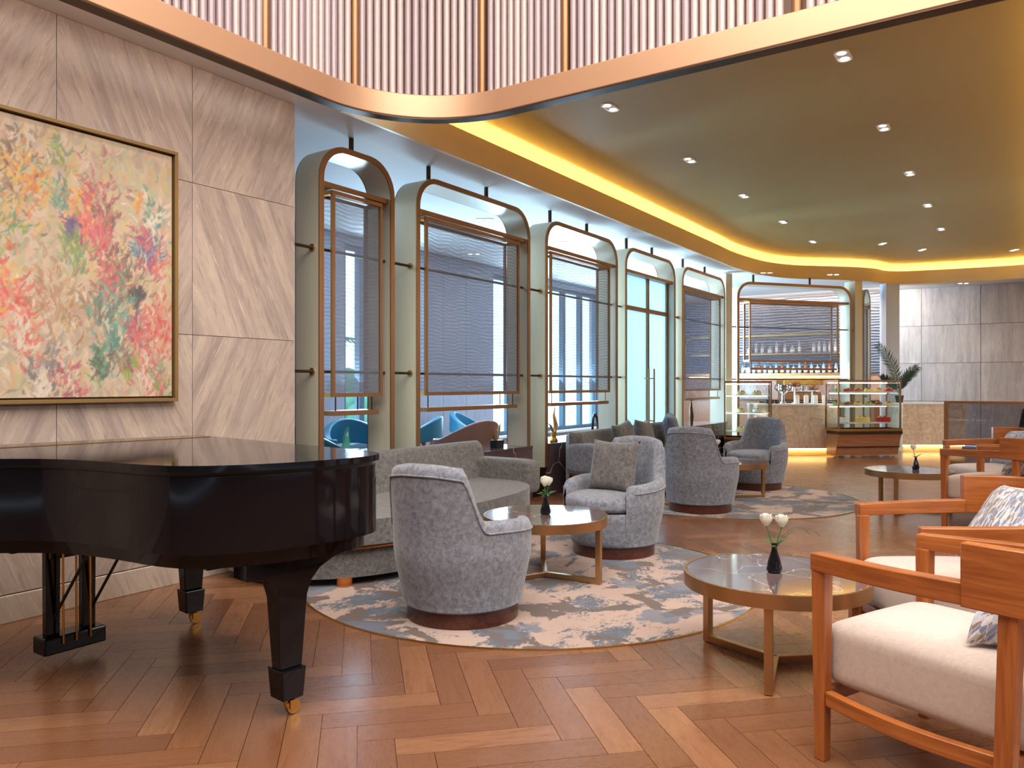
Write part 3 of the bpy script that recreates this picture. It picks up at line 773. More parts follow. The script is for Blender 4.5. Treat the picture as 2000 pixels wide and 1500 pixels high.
# ---------------------------------------------------------------- sofas
def sofa(label, dx, group):
    t = thing('long_sofa', label, 'sofa', (4.65 + dx, 4.1, .0), 0, group)
    # plan, local coordinates
    front = [(-1.46, .38), (-1.46, .05), (-1.36, -.32), (-1.0, -.62), (-.4, -.74), (.4, -.72), (.95, -.58), (1.22, -.25), (1.32, .1), (1.34, .45)]
    plan = chaikin(front, 3)
    def inset(d): return [(x * (1 - d / 1.4), y + (d if y < 0 else -d * .3) * (abs(y) / .74) ** .5) for x, y in plan]
    MB().prism(inset(.06), .055, .245).build('base', 'sofa_chenille', t, fix=True, bevel=.03)
    MB().prism(inset(.02), .245, .27).build('wood_trim', 'cherry', t, fix=True, bevel=.004)
    MB().prism(inset(.0), .27, .435).build('seat', 'sofa_chenille', t, fix=True, bevel=.05)
    # back cushion wall, slightly concave, leaning back
    B = []
    n = 25
    for i in range(n):
        f = i / (n - 1); x = -1.46 + 2.87 * f; B.append((x, .26 - .10 * (2 * f - 1) ** 4))
    m = MB()
    def back(u, v):
        x = -1.46 + 2.86 * u; yb = .46; yf = .20 - .08 * abs(2 * u - 1) ** 4; top = .745 + .02 * u; k = v
        en = min(1, min(u, 1 - u) / .03) ** .5
        if k < .4: y, z = yf + .1 * (k / .4), .40 + (top - .05 - .40) * k / .4
        elif k < .6:
            a = pi * (k - .4) / .2; ym = (yf + .1 + yb) / 2; hw = (yb - yf - .1) / 2; y = ym - hw * cos(a); z = top - .05 + .05 * sin(a)
        else: y, z = yb, top - .05 - (top - .05 - .1) * (k - .6) / .4
        ym = .36
        return (x, ym + (y - ym) * (.02 + .98 * en), z)
    m.grid(back, 40, 26); 
    m.build('backrest', 'sofa_chenille', t, fix=True, angle=60)
    m = MB(); rounded_box(m, 1.20, 1.42, -.36, .42, .30, .62); m.build('armrest', 'sofa_chenille', t, angle=60)
    for x, y in ((-1.1, -.42), (1.0, -.42), (-1.2, .3), (1.2, .3), (0, -.55)):
        MB().lathe([(.05, 0), (.05, .06)], 16, (x, y, 0)).build('foot', 'cherry', t)
    return t
sofa('long taupe-grey curved sofa against the screens, behind the piano', 0, 'curved grey sofas')
s2 = sofa('long grey curved sofa with scatter pillows on the farther rug', 4.68, 'curved grey sofas')
m = MB(); rounded_box(m, -1.48, -1.26, -.36, .40, .28, .62); m.build('armrest', 'grey_chenille', s2, angle=60)
pillow('taupe pillow leaning on the far sofa, left of the pair', (8.7, 4.14, .64), (radians(18), radians(8), radians(178)), .45, .42, .08, 'sofa_chenille', None)
pillow('taupe pillow leaning on the far sofa, right of the pair', (9.3, 4.14, .64), (radians(18), radians(-6), radians(182)), .45, .42, .08, 'sofa_chenille', None)
pillow('large dark grey pillow at the far end of the far sofa', (10.15, 4.12, .66), (radians(14), radians(5), radians(200)), .56, .5, .1, 'dark_fabric', None)

# ---------------------------------------------------------------- round tables
def table(label, loc, rz, group):
    t = thing('round_table', label, 'table', loc, rz, group)
    MB().lathe([(.0, .40), (.402, .40), (.404, .424), (.402, .426), (0, .426)], 64).build('marble_top', 'brown_marble', t)
    MB().lathe([(.405, .365), (.418, .365), (.418, .427), (.405, .427), (.405, .365)], 64).build('metal_rim', 'bronze', t, fix=True)
    for i in range(3):
        a = 2 * pi * i / 3; d = Vector((cos(a), sin(a), 0))
        MB().beam(d * .39 + Vector((0, 0, .004)), d * .39 + Vector((0, 0, .37)), .036, .036, d).build('leg', 'bronze', t, False, bevel=.003)
        MB().beam(d * .005 + Vector((0, 0, .022)), d * .372 + Vector((0, 0, .022)), .034, .034).build('floor_bar', 'bronze', t, False, bevel=.003)
        MB().lathe([(.014, 0), (.014, .006)], 12, tuple(d * .39)).build('foot_pad', 'black_plastic', t)
    return t
t1 = table('round dark marble table in the foreground by the wooden armchairs', (3.68, .985, 0), radians(191), 'round marble tables')
dup(t1, (4.47, 2.72, 0), radians(33.8), 'round marble table on the near rug between two tub chairs', 'round marble tables')
dup(t1, (8.80, 2.86, 0), radians(-50), 'round marble table on the farther rug', 'round marble tables')
dup(t1, (8.93, 1.04, 0), radians(170), 'round dark table beside the far pair of wooden armchairs', 'round marble tables')

# vases with white roses
def rose(m, c, s=1.0):
    for k, (r0, h, tw) in enumerate(((.013, .056, 0), (.020, .056, .6), (.026, .050, 1.2))):
        nP = 3 + k
        for i in range(nP):
            a0 = 2 * pi * i / nP + tw
            def pet(u, v, a0=a0, r0=r0, h=h, nP=nP):
                a = a0 + (u - .5) * (2 * pi / nP) * 1.25; f = v; r = r0 * (.35 + .72 * sin(f * pi * .62)) + .004 * f ** 6
                edge = 1 - .35 * (2 * u - 1) ** 2 * f
                return (c[0] + s * r * cos(a), c[1] + s * r * sin(a), c[2] + s * h * f * edge)
            m.grid(pet, 6, 6)
    return m
def vase(label, loc, roses, group, rz=0):
    t = thing('bud_vase', label, 'vase', loc, rz, group)
    MB().lathe([(0, 0), (.028, 0), (.035, .009), (.035, .024), (.027, .058), (.015, .095), (.011, .118), (.014, .134), (.011, .134), (.008, .11), (0, .10)], 28).build('vase', 'black_ceramic', t, angle=60)
    for i, (dx, dy, h) in enumerate(roses):
        MB().tube([(0, 0, .08), (dx * .4, dy * .4, .08 + (h - .08) * .5), (dx, dy, h)], .0028, 6).build('stem', 'green_leaf', t)
        rose(MB(), (dx, dy, h)).build('rose', 'white_petal', t, angle=80)
    for i in range(7):
        a = i * 2.4; L = .055 + .02 * (i % 3); z0 = .11 + .012 * (i % 4)
        d = Vector((cos(a), sin(a), .5)).normalized(); sd = d.cross(Vector((0, 0, 1))).normalized() * .013; p = Vector((0, 0, z0))
        MB().add([p, p + d * L * .5 + sd, p + d * L * .5 + Vector((0, 0, .004)), p + d * L * .5 - sd, p + d * L - Vector((0, 0, .012))],
                 [(0, 1, 2), (0, 2, 3), (1, 4, 2), (2, 4, 3)]).build('leaf', 'green_leaf', t)
    return t
vase('black bud vase with two white roses on the foreground table', (3.68, .99, .427), ((-.012, .034, .215), (.016, -.030, .212)), None)
vase('black bud vase with white roses on the table between the near tub chairs', (4.47, 2.72, .427), ((.012, .012, .2), (-.018, -.004, .192), (.006, -.02, .196)), None)
vase('black bud vase with a bunch of white roses on the farther rug table', (8.62, 2.98, .427), ((.02, .02, .2), (-.026, -.004, .192), (.006, -.03, .196)), None)
vase('black bud vase with one white rose on the table by the far armchairs', (8.98, .98, .427), ((-.01, .02, .2),), None)
wr = thing('wire_sprig', 'pair of thin dark grass blades arching from the foreground vase', 'grass', (3.68, .99, .53))
for a, L in ((-62, .16), (-70, .2)):
    d = Vector((cos(radians(a)), sin(radians(a)), 0))
    MB().tube([Vector((0, 0, 0)) + d * L * f + Vector((0, 0, .16 * f * (1.5 - f) * 1.3 - .03 * f ** 4)) for f in [i / 10 for i in range(11)]], .0013, 5).build('blade', 'dark_leaf', wr)

# ---------------------------------------------------------------- wooden armchairs (face local +y)
def wood_chair(label, loc, rz, group):
    t = thing('wooden_armchair', label, 'armchair', loc, rz, group)
    HW = .32
    side = [(-.02, .30), (-.055, .05), (-.05, -.14), (-.02, -.26)]
    for sg in (-1, 1):
        X = lambda v: sg * v
        # front leg to the arm, tapering below the rail
        w = .026
        MB().hexa([(X(HW) - w * .75, .30 - w * .75, 0), (X(HW) + w * .75, .30 - w * .75, 0), (X(HW) + w * .75, .30 + w * .75, 0), (X(HW) - w * .75, .30 + w * .75, 0)],
                  [(X(HW) - w, .30 - w, .66), (X(HW) + w, .30 - w, .66), (X(HW) + w, .30 + w, .66), (X(HW) - w, .30 + w, .66)]).build('leg', 'cherry_v', t, False, bevel=.004)
        MB().hexa([(X(HW + .03) - w * .8, -.30 - w * .9, 0), (X(HW + .03) + w * .8, -.30 - w * .9, 0), (X(HW + .03) + w * .8, -.30 + w * .9, 0), (X(HW + .03) - w * .8, -.30 + w * .9, 0)],
                  [(X(HW + .04) - w, -.33 - w, .667), (X(HW + .04) + w, -.33 - w, .667), (X(HW + .04) + w, -.33 + w, .667), (X(HW + .04) - w, -.33 + w, .667)]).build('leg', 'cherry_v', t, False, bevel=.004)
        cl = []
        for i in range(13):
            f = i / 12; y = .326 - .536 * f; cl.append((X(HW + .052 * sin(pi * f * .62)), y))
        A = offset(cl, .026); Bp = offset(cl, -.026)
        MB().strip(A, Bp, [.655 + .012 * (i / 12) for i in range(13)], [.715 + .018 * (i / 12) for i in range(13)]).build('arm', 'cherry', t, fix=True, bevel=.004)
        rl = [(X(HW + .035 * sin(pi * i / 12)), .275 - .56 * i / 12) for i in range(13)]
        MB().strip(offset(rl, .016), offset(rl, -.016), .195, .245).build('side_rail', 'cherry', t, fix=True, bevel=.003)
    # back band wraps round the rear
    P = [(-HW - .062, -.21), (-HW - .058, -.30)] + [(x, y) for x, y in arc(-HW + .09, -.34, .145, pi, pi * 1.5, 8)] + [(0, -.495)] + [(x, y) for x, y in arc(HW - .09, -.34, .145, pi * 1.5, 2 * pi, 8)] + [(HW + .058, -.30), (HW + .062, -.21)]
    MB().strip(offset(P, .022), offset(P, -.022), .665, .85).build('backrest', 'cherry', t, fix=True, bevel=.004)
    MB().box(-HW + .02, HW - .02, .285, .315, .195, .245).build('front_rail', 'cherry', t, False, bevel=.003)
    MB().box(-HW + .02, HW - .02, -.32, -.29, .195, .245).build('back_rail', 'cherry', t, False, bevel=.003)
    m = MB(); rounded_box(m, -.29, .29, -.40, .335, .245, .475, crown=.02); m.build('seat', 'cream_fabric', t, angle=70)
    return t
AR = radians(-23); CR = radians(29)
def place(fl, fr):  # front-left and front-right posts -> origin and angle
    a = atan2(fr[1] - fl[1], fr[0] - fl[0]); cx, cy = (fl[0] + fr[0]) / 2, (fl[1] + fr[1]) / 2
    return (cx + .30 * sin(a), cy - .30 * cos(a), 0), a
la, aa = place((2.845, .595), (3.41, .345)); lc, ac = place((3.60, .36), (4.13, .68))
w1 = wood_chair('large cherry-wood armchair in the right foreground with cream seat', la, aa, 'cherry-wood armchairs')
dup(w1, lc, ac, 'cherry-wood armchair behind the foreground one, angled to the left', 'cherry-wood armchairs')
S = (5.27, .05)
dup(w1, (la[0] + S[0], la[1] + S[1], 0), aa, 'nearer cherry-wood armchair of the far pair', 'cherry-wood armchairs')
dup(w1, (lc[0] + S[0], lc[1] + S[1], 0), ac, 'farther cherry-wood armchair of the far pair, next to the glass partition', 'cherry-wood armchairs')
def on_chair(L, a, x, y, z): return (L[0] + x * cos(a) - y * sin(a), L[1] + x * sin(a) + y * cos(a), z)
for L, a, lb in ((la, aa, 'brush-patterned pillow slumped on the foreground armchair'), (lc, ac, 'large brush-patterned pillow on the second armchair'),
                 ((la[0] + S[0], la[1] + S[1]), aa, 'brush-patterned pillow low on the nearer far armchair'), ((lc[0] + S[0], lc[1] + S[1]), ac, 'brush-patterned pillow upright on the farther far armchair')):
    low = 'foreground' in lb or 'low' in lb
    pillow(lb, on_chair(L, a, .06 if low else -.07, -.25 if low else -.26, .655 if low else .70), (radians(36 if low else 22), radians(5), a), .48, .44, .08, 'spotted_cloth', 'patterned pillows on the wooden armchairs')

# ---------------------------------------------------------------- rugs
for i, (x, y, r) in enumerate(RUGS):
    t = thing('round_rug', ('near round abstract rug under the first sofa group', 'farther round abstract rug under the second sofa group')[i], 'rug', (x, y, 0), i * 2.2, 'round abstract rugs')
    MB().lathe([(r - .012, -.01), (r - .012, .001), (r - .03, .003), (0, .003)], 96).build('pile', 'rug', t)
    MB().lathe([(r - .014, -.01), (r, -.01), (r, .006), (r - .014, .006), (r - .014, -.01)], 96).build('brass_edging', 'gold_metal', t, fix=True)

# ---------------------------------------------------------------- grand piano
PO = [(2.70, 4.0), (1.23, 4.2), (1.15, 3.98), (1.14, 3.75), (1.25, 3.55), (1.42, 3.38), (1.54, 3.18), (1.585, 2.93), (1.60, 2.68), (1.66, 2.50), (1.82, 2.37), (2.02, 2.29), (2.22, 2.25), (2.38, 2.27), (2.46, 2.37), (2.50, 2.62)]
pc = [(2.70, 4.0), (2.66, 4.03), (1.29, 4.20), (1.23, 4.17)]
curve = PO[2:]
pout = pc + chaikin(curve, 3)
def shrink(d):
    p = offset(pout, d if True else -d, True); return p
def area2(p): return sum(p[i][0] * p[(i + 1) % len(p)][1] - p[(i + 1) % len(p)][0] * p[i][1] for i in range(len(p)))
sgn = 1 if area2(pout) > 0 else -1
def inset(d): return offset(pout, d * sgn, True)
pi_ = thing('grand_piano', 'black lacquered grand piano with its lid closed beside the stone wall', 'piano')
def ccw(p): return p if area2(p) > 0 else p[::-1]
MB().prism(ccw(inset(-.014)), .985, 1.01).build('lid', 'black_lacquer', pi_, fix=True, bevel=.006)
MB().prism(ccw(inset(.012)), .968, .985).build('lid_shadow_gap', 'black_plastic', pi_, fix=True)
MB().prism(ccw(inset(0)), .685, .968).build('rim', 'black_lacquer', pi_, fix=True, bevel=.004)
MB().prism(ccw(inset(.05)), .625, .685).build('underside', 'black_lacquer', pi_, fix=True, bevel=.003)
d = Vector((-1.43, .17)).normalized(); nrm = Vector((-d.y, d.x)) * -1
lid = pi_.children[0]
def hl(f, off): return (2.70 - .02 + (-1.43) * f * 1.0, 4.0 + .17 * f - off)
MB().beam((hl(.0, .20)[0] - .03, hl(0, .20)[1], 1.0115), (hl(1, .20)[0] + .03, hl(1, .20)[1], 1.0115), .007, .003).build('brass_hinge', 'gold_metal', lid, False)
def piano_leg(x, y, rz):
    m = MB()
    # profile in the x-z plane: wide scrolled head, tapering shaft
    L = [(-.20, .635), (-.20, .565), (-.12, .555), (-.082, .53), (-.064, .47), (-.048, .19)]
    Rr = [(.048, .19), (.064, .47), (.08, .52), (.12, .565), (.19, .60), (.28, .62), (.28, .635)]
    m.prism((L + Rr)[::1], -.05, .05, f=lambda a, b, c: (a, c * (.62 + .38 * min(1, max(0, (b - .19) / .4))), b))
    leg = m.build('leg', 'black_lacquer', pi_, fix=True, bevel=.003); leg.location = (x, y, 0); leg.rotation_euler = (0, 0, rz)
    MB().hexa([(-.046, -.046, .07), (.046, -.046, .07), (.046, .046, .07), (-.046, .046, .07)], [(-.054, -.054, .19), (.054, -.054, .19), (.054, .054, .19), (-.054, .054, .19)]).build('leg_block', 'black_lacquer', leg, False, bevel=.004)
    w = MB().lathe([(0, -.012), (.028, -.012), (.03, 0), (.028, .012), (0, .012)], 20).tf(Matrix.Translation((.018, -.012, .031)) @ Matrix.Rotation(pi / 2, 4, 'X'))
    w.lathe([(.012, .03), (.014, .07)], 12); w.box(-.002, .034, -.03, -.025, .025, .06); w.box(-.002, .034, .001, .006, .025, .06); w.build('caster', 'gold_metal', leg)
    return leg
piano_leg(2.045, 2.44, radians(-8)); piano_leg(2.53, 3.80, radians(-8)); piano_leg(1.32, 3.95, radians(-8))
MB().beam((1.85, 2.72, .60), (2.38, 2.64, .60), .12, .05).build('leg_plate', 'black_lacquer', pi_, False, bevel=.004)
MB().box(1.55, 1.9, 3.6, 3.9, .58, .625).build('lyre_plate', 'black_lacquer', pi_, False)
ly = MB().box(1.745, 2.03, 3.735, 3.85, .055, .135).build('pedal_lyre', 'black_lacquer', pi_, False, bevel=.008)
for x in (1.80, 1.965): MB().hexa([(x - .03, 3.77, .13), (x + .03, 3.77, .13), (x + .03, 3.81, .13), (x - .03, 3.81, .13)], [(x - .033, 3.77, .63), (x + .033, 3.77, .63), (x + .033, 3.81, .63), (x - .033, 3.81, .63)]).build('lyre_post', 'black_lacquer', ly, False, bevel=.003)
MB().box(1.775, 1.995, 3.74, 3.77, .495, .53).build('lyre_cross_piece', 'black_lacquer', ly, False, bevel=.003)
for x in (1.825, 1.885, 1.95): MB().tube([(x, 3.728, .10), (x, 3.735, .63)], .0055, 8).build('pedal_rod', 'gold_metal', ly)
for x in (1.82, 1.99): MB().tube([(x - .03, 3.82, .14), (x + .06, 3.52, .63)], .007, 8).build('lyre_brace', 'black_plastic', ly)
for x in (1.825, 1.885, 1.95):
    MB().box(x - .015, x + .015, 3.85, 3.97, .07, .082).build('pedal', 'gold_metal', ly, False, bevel=.003)

# ---------------------------------------------------------------- painting
pa = thing('painting', 'large abstract floral painting in a gold frame on the stone wall', 'painting', (0, 4.64, 0))
X0, X1, Z0, Z1 = .62, 2.965, 1.195, 2.81
fw = .022
f = MB(); f.box(X0, X1, -.05, 0, Z1 - fw, Z1); f.box(X0, X1, -.05, 0, Z0, Z0 + fw); f.box(X0, X0 + fw, -.05, 0, Z0 + fw, Z1 - fw); f.box(X1 - fw, X1, -.05, 0, Z0 + fw, Z1 - fw)
f.build('frame', 'painted_frame', pa, False, bevel=.002)
f = MB(); q = fw + .012
f.box(X0 + fw, X1 - fw, -.012, 0, Z0 + fw, Z1 - fw); f.build('shadow_gap', 'dark_bronze', pa, False)
import numpy as np
rng = np.random.default_rng(5)
NX, NZ = 300, 210
cx0, cx1, cz0, cz1 = X0 + q, X1 - q, Z0 + q, Z1 - q
gx, gz = np.meshgrid(np.linspace(0, 1, NX), np.linspace(0, 1, NZ)); AS = (cx1 - cx0) / (cz1 - cz0)
px = gx * AS; pzz = gz
img = np.zeros((NZ, NX, 3)) + np.array([214, 186, 160]) / 255.
def stroke(x, z, a, L, w, col, op=.8):
    dx, dz = px - x, pzz - z
    u = dx * cos(a) + dz * sin(a); v = -dx * sin(a) + dz * cos(a); v = v - .25 * u * u / L
    d = (u / L) ** 2 + (v / (w * (1 - .45 * np.clip(u / L, -1, 1)))) ** 2
    k = np.clip(1.25 - d, 0, .25) / .25 * op
    img[:] = img * (1 - k[..., None]) + (np.array(col) / 255.) * k[..., None]
pal0 = [(206, 180, 150), (222, 200, 178), (190, 176, 150), (196, 190, 160), (214, 176, 150), (176, 172, 156), (224, 206, 186), (200, 186, 120), (170, 184, 160)]
pal0 += [(186, 160, 140), (160, 160, 142), (208, 170, 110), (206, 150, 136), (166, 150, 140), (214, 196, 130)]
for _ in range(1900):
    stroke(rng.random() * AS, rng.random(), pi / 2 + rng.normal(0, .5), rng.uniform(.015, .06), rng.uniform(.005, .015), pal0[rng.integers(len(pal0))], .6)
def burst(u, z, n, spread, cols, L=(.009, .03), w=(.0025, .007), ang=1.1, op=.68):
    for _ in range(int(n * 1.25)):
        dx, dz = rng.normal(0, spread * .62), rng.normal(0, spread * .85)
        a = pi / 2 - .75 * dx / spread + rng.normal(0, .38 * ang)
        stroke(u * AS + dx, z + dz, a, rng.uniform(*L), rng.uniform(*w), cols[rng.integers(len(cols))], op)
PK = [(206, 84, 104), (186, 60, 96), (222, 110, 110), (216, 96, 90), (160, 50, 80)]
OR = [(236, 150, 60), (228, 120, 60), (240, 180, 70), (230, 190, 90)]
BL = [(70, 120, 170), (90, 150, 190), (60, 90, 150), (90, 70, 140)]
GR = [(110, 150, 70), (140, 170, 80), (90, 130, 90), (80, 140, 120)]
TL = [(70, 150, 140), (110, 170, 150), (60, 120, 120)]
BRN = [(110, 90, 78), (140, 112, 92), (84, 70, 66), (160, 136, 116)]
WH = [(236, 224, 208), (228, 214, 196), (240, 232, 220)]
RD = [(222, 88, 80), (232, 120, 110), (204, 60, 64), (240, 150, 136)]
# right 45% of the canvas is what the hall view shows best (u from .56 to 1)
for (u, z, n, sp, cols, kw) in [
    (.60, .83, 90, .09, BRN, {}), (.62, .78, 80, .09, OR, {}), (.56, .60, 60, .1, GR, {}), (.70, .88, 30, .06, GR, {}), (.70, .75, 26, .035, TL, dict(ang=.5)),
    (.745, .73, 50, .05, OR, {}), (.80, .78, 60, .07, PK, {}), (.81, .70, 40, .05, BRN, {}), (.76, .65, 90, .05, RD, {}), (.80, .60, 90, .05, PK, {}),
    (.735, .63, 34, .03, [(70, 60, 110), (90, 80, 140)], {}), (.735, .56, 50, .06, GR, dict(ang=.4)), (.93, .60, 100, .05, BL, {}), (.915, .66, 22, .03, PK, dict(ang=.4)), (.945, .55, 40, .05, PK, {}),
    (.86, .48, 120, .07, BRN, dict(ang=.4)), (.82, .45, 40, .05, PK, {}), (.90, .40, 26, .025, [(44, 50, 66)], {}), (.56, .42, 70, .06, OR + RD, {}), (.60, .36, 60, .06, RD, {}),
    (.70, .35, 120, .10, [(170, 128, 96), (190, 150, 120), (150, 110, 84)], dict(ang=.35)), (.80, .33, 70, .07, TL + BRN, dict(ang=.5)), (.86, .33, 60, .06, TL, {}), (.97, .28, 140, .07, RD, {}), (.90, .25, 60, .06, PK, {}),
    (.83, .20, 60, .05, TL, {}), (.80, .13, 50, .04, [(50, 130, 96), (70, 150, 110), (60, 70, 66)], {}), (.86, .14, 30, .04, BRN, {}), (.895, .14, 12, .012, [(110, 170, 60)], {}), (.87, .09, 14, .012, [(110, 170, 60)], {}),
    (.66, .10, 90, .07, [(120, 120, 126), (96, 98, 108), (150, 148, 150)], {}), (.655, .05, 30, .03, WH, {}), (.93, .10, 60, .06, RD + WH, {}), (.72, .05, 50, .06, WH + PK, {}), (.97, .06, 40, .05, RD + GR, {}),
    (.62, .20, 60, .06, RD + WH, {}), (.88, .90, 60, .09, [(190, 196, 160), (170, 190, 150)], {}), (.95, .75, 50, .06, TL + WH, {}), (.90, .78, 10, .02, OR, {}), (.5, .75, 90, .12, OR + BRN, {}), (.45, .4, 120, .12, RD + OR, {}),
    (.3, .6, 160, .14, PK + BL, {}), (.2, .3, 160, .14, GR + TL, {}), (.12, .75, 120, .12, OR + PK, {}), (.38, .15, 120, .1, WH + GR, {})]:
    burst(u, z, n, sp, cols, **kw)
for _ in range(520): stroke(rng.random() * AS, rng.random(), pi / 2 + rng.normal(0, .5), rng.uniform(.008, .03), rng.uniform(.002, .005), (WH + pal0)[rng.integers(len(WH + pal0))], .8)
img[:] = (img * .68 + np.array([204, 180, 156]) / 255. * .32) * .9
me = bpy.data.meshes.new('canvas')
vv = [(cx0 + (cx1 - cx0) * i / (NX - 1), -.03, cz0 + (cz1 - cz0) * j / (NZ - 1)) for j in range(NZ) for i in range(NX)]
ff = [(j * NX + i, j * NX + i + 1, (j + 1) * NX + i + 1, (j + 1) * NX + i) for j in range(NZ - 1) for i in range(NX - 1)]
me.from_pydata(vv, [], ff); at = me.color_attributes.new('paint', 'FLOAT_COLOR', 'POINT')
lin = np.where(img <= .04045, img / 12.92, ((img + .055) / 1.055) ** 2.4)
at.data.foreach_set('color', np.concatenate([lin, np.ones((NZ, NX, 1))], 2).astype(np.float32).ravel())
tm = NT('oil_paint'); an = tm.n('Attribute', attribute_name='paint'); tm.set(an.outputs['Color'], .6); tm.bump(tm.noise(tm.coord(scale=(1, 1, .4)), 90, 4), .25, .004)
me.materials.append(tm.m); o = bpy.data.objects.new('canvas', me); COL.objects.link(o); o.parent = pa
MB().box(cx0, cx1, -.0295, -.012, cz0, cz1).build('canvas_edge', 'white_plaster', pa, False)

# ---------------------------------------------------------------- plinth sculptures
sc_ = thing('glass_figure', 'teal twisted glass figure on the plinth behind the piano', 'sculpture', (4.83, 4.98, .61))
pts = [(0.02 * sin(i * .35), .0, .02 + .30 * i / 14) for i in range(15)]
MB().tube([(p[0] - .05 + .09 * (i / 14) ** 1.5, 0, p[2]) for i, p in enumerate(pts)], [.05 * (1 - i / 15) ** .8 + .004 for i in range(15)], 10).build('twist', 'teal_glass', sc_)
MB().box(-.07, .07, -.04, .04, 0, .025).build('foot', 'teal_glass', sc_, False)
tw_ = thing('tulip_trophy', 'bronze twin-petal sculpture on a black block, second plinth', 'sculpture', (6.98, 4.87, .61))
MB().box(-.07, .07, -.045, .045, 0, .085).build('block', 'black_plastic', tw_, False, bevel=.003)
for sg in (-1, 1):
    MB().grid(lambda u, v: (sg * (.02 + .08 * v * (1 - .3 * v) + (u - .5) * .07 * sin(pi * min(1, v * .8 + .1))), .02 * (u - .5) ** 2 * 4 + (.004), .085 + .2 * v * (1 - .25 * abs(u - .5) * 2 * v)), 8, 12).build('petal', 'copper', tw_)
MB().tube([(0, 0, .08), (0, 0, .19)], .007, 8).build('stem', 'chrome', tw_)
an_ = thing('antler_bronze', 'gold bird-and-flame bronze on the third plinth', 'sculpture', (8.08, 4.80, .61))
MB().lathe([(.05, 0), (.055, .02), (.03, .06), (.04, .12), (0, .13)], 18).build('base', 'gold_metal', an_)
MB().tube([(0, 0, .1), (.04, 0, .2), (.0, 0, .32), (.03, 0, .42)], [.03, .035, .02, .004], 8).build('flame', 'bronze', an_)
MB().tube([(0, 0, .1), (-.07, 0, .2), (-.13, 0, .23)], [.02, .012, .003], 8).build('branch', 'bronze', an_)
MB().tube([(0, 0, .12), (.05, 0, .22), (.05, 0, .3)], [.02, .02, .004], 8).build('branch', 'bronze', an_)
kn = thing('loop_sculpture', 'dark metal loop sculpture at the right of the third plinth', 'sculpture', (9.25, 4.85, .61))
MB().tube([(.07 * cos(a) * (1 + .3 * sin(a)), .01 * sin(2 * a), .15 + .15 * sin(a)) for a in [2 * pi * i / 28 for i in range(28)]], .016, 8, True).build('loop', 'dark_bronze', kn)
fg = thing('figure_sculpture', 'slim dark standing figure on the plinth nearest the bar', 'sculpture', (12.8, 4.85, .61))
MB().tube([(0, 0, .0), (.01, 0, .15), (-.01, 0, .28), (.01, 0, .4)], [.03, .04, .03, .012], 10).build('torso', 'dark_bronze', fg)
MB().ball((.01, 0, .44), .03).build('head', 'copper', fg)
ct = thing('wooden_canister', 'small wooden drum side table behind the second screen', 'side table', (5.95, 5.5, 0))
MB().lathe([(.13, 0), (.13, .63), (0, .63)], 24).build('drum', 'terracotta', ct); MB().lathe([(.14, .63), (.14, .655), (0, .655)], 24).build('top', 'cherry', ct)

# ================================================================ BAR
e = Vector((.556, -.831)); fwd = Vector((.831, .556))
def P2(px, d, z=0): # point at picture column px, depth d (metres along the view), height z
    X = (px - 1000) / 1510 * d; return Vector((.556 * X + .831 * d, -.831 * X + .556 * d, z))
ang_e = atan2(-.831, .556)
# turned screen in front of the bar
screen('wide arched brass screen in front of the bar shelves', 2.70, .0, .0, ((14.57, 4.61, 0), atan2(-.61, .792)), .30, .30, 'mesh', (-.14, 2.78), 1.75)
cl = thing('brass_column', 'flat brass column at the right end of the bar screen', 'column', (16.79, 2.92, 0), atan2(-.61, .792))
MB().box(0, .18, 0, .3, 0, 3.40).build('shaft', 'champagne', cl, False, bevel=.004)
cl = thing('brass_column', 'flat brass column where the long row of screens meets the bar', 'column', (14.30, 4.74, 0), atan2(-.61, .792))
MB().box(0, .14, 0, .22, 0, 3.40).build('shaft', 'champagne', cl, False, bevel=.004)
screen('narrow arched brass screen turned edge-on beside the pale blue pillar', .62, .0, .0, ((17.05, 2.80, 0), radians(-3)), .12, .12)
struct(MB().box(-.14, .14, -.14, .14, 0, SOF).build('trim_1', 'blue_pillar', None, False, loc=(17.95, 2.45, 0)))
bpy.data.objects['trim_1'].rotation_euler = (0, 0, ang_e)
# back bar on the end wall
bk = thing('back_bar', 'grey wavy-stone back bar wall with shelves and bottle rail', 'bar shelf', (19.2, 4.6, 0))
MB().box(-.06, 0, -1.9, 3.2, 1.58, 3.40).build('slab', 'wavy_slab', bk, False)
MB().box(-.06, 0, -1.9, 3.2, 0, 1.5).build('backsplash', 'pink_splash', bk, False)
MB().box(-.36, -.06, -1.3, 2.6, 2.02, 2.06).build('shelf', 'bronze', bk, False)
MB().box(-.40, -.06, -1.5, 2.7, 1.52, 1.58).build('shelf', 'bronze', bk, False)
MB().box(-.09, -.06, -1.5, 2.7, 1.49, 1.505).build('shelf_light', 'plinth_led', bk, False)
lo = archpts(-1.2, 2.8, 2.06, 2.06, 2.52, .25); li = archpts(-1.16, 2.76, 2.06, 2.06, 2.48, .21)
MB().strip(lo, li, -.10, -.06, f=lambda a, b, c: (c, a, b)).build('arch_trim', 'gold_metal', bk, fix=True)
bk2 = thing('back_counter', 'low back counter under the bottle shelves', 'counter', (18.6, 4.6, 0)); MB().box(-.3, .5, -1.8, 3.0, 0, .92).build('cabinet', 'case_wood', bk2, False); MB().box(-.32, .5, -1.82, 3.02, .92, .96).build('worktop', 'dark_bronze', bk2, False)
bp = {}
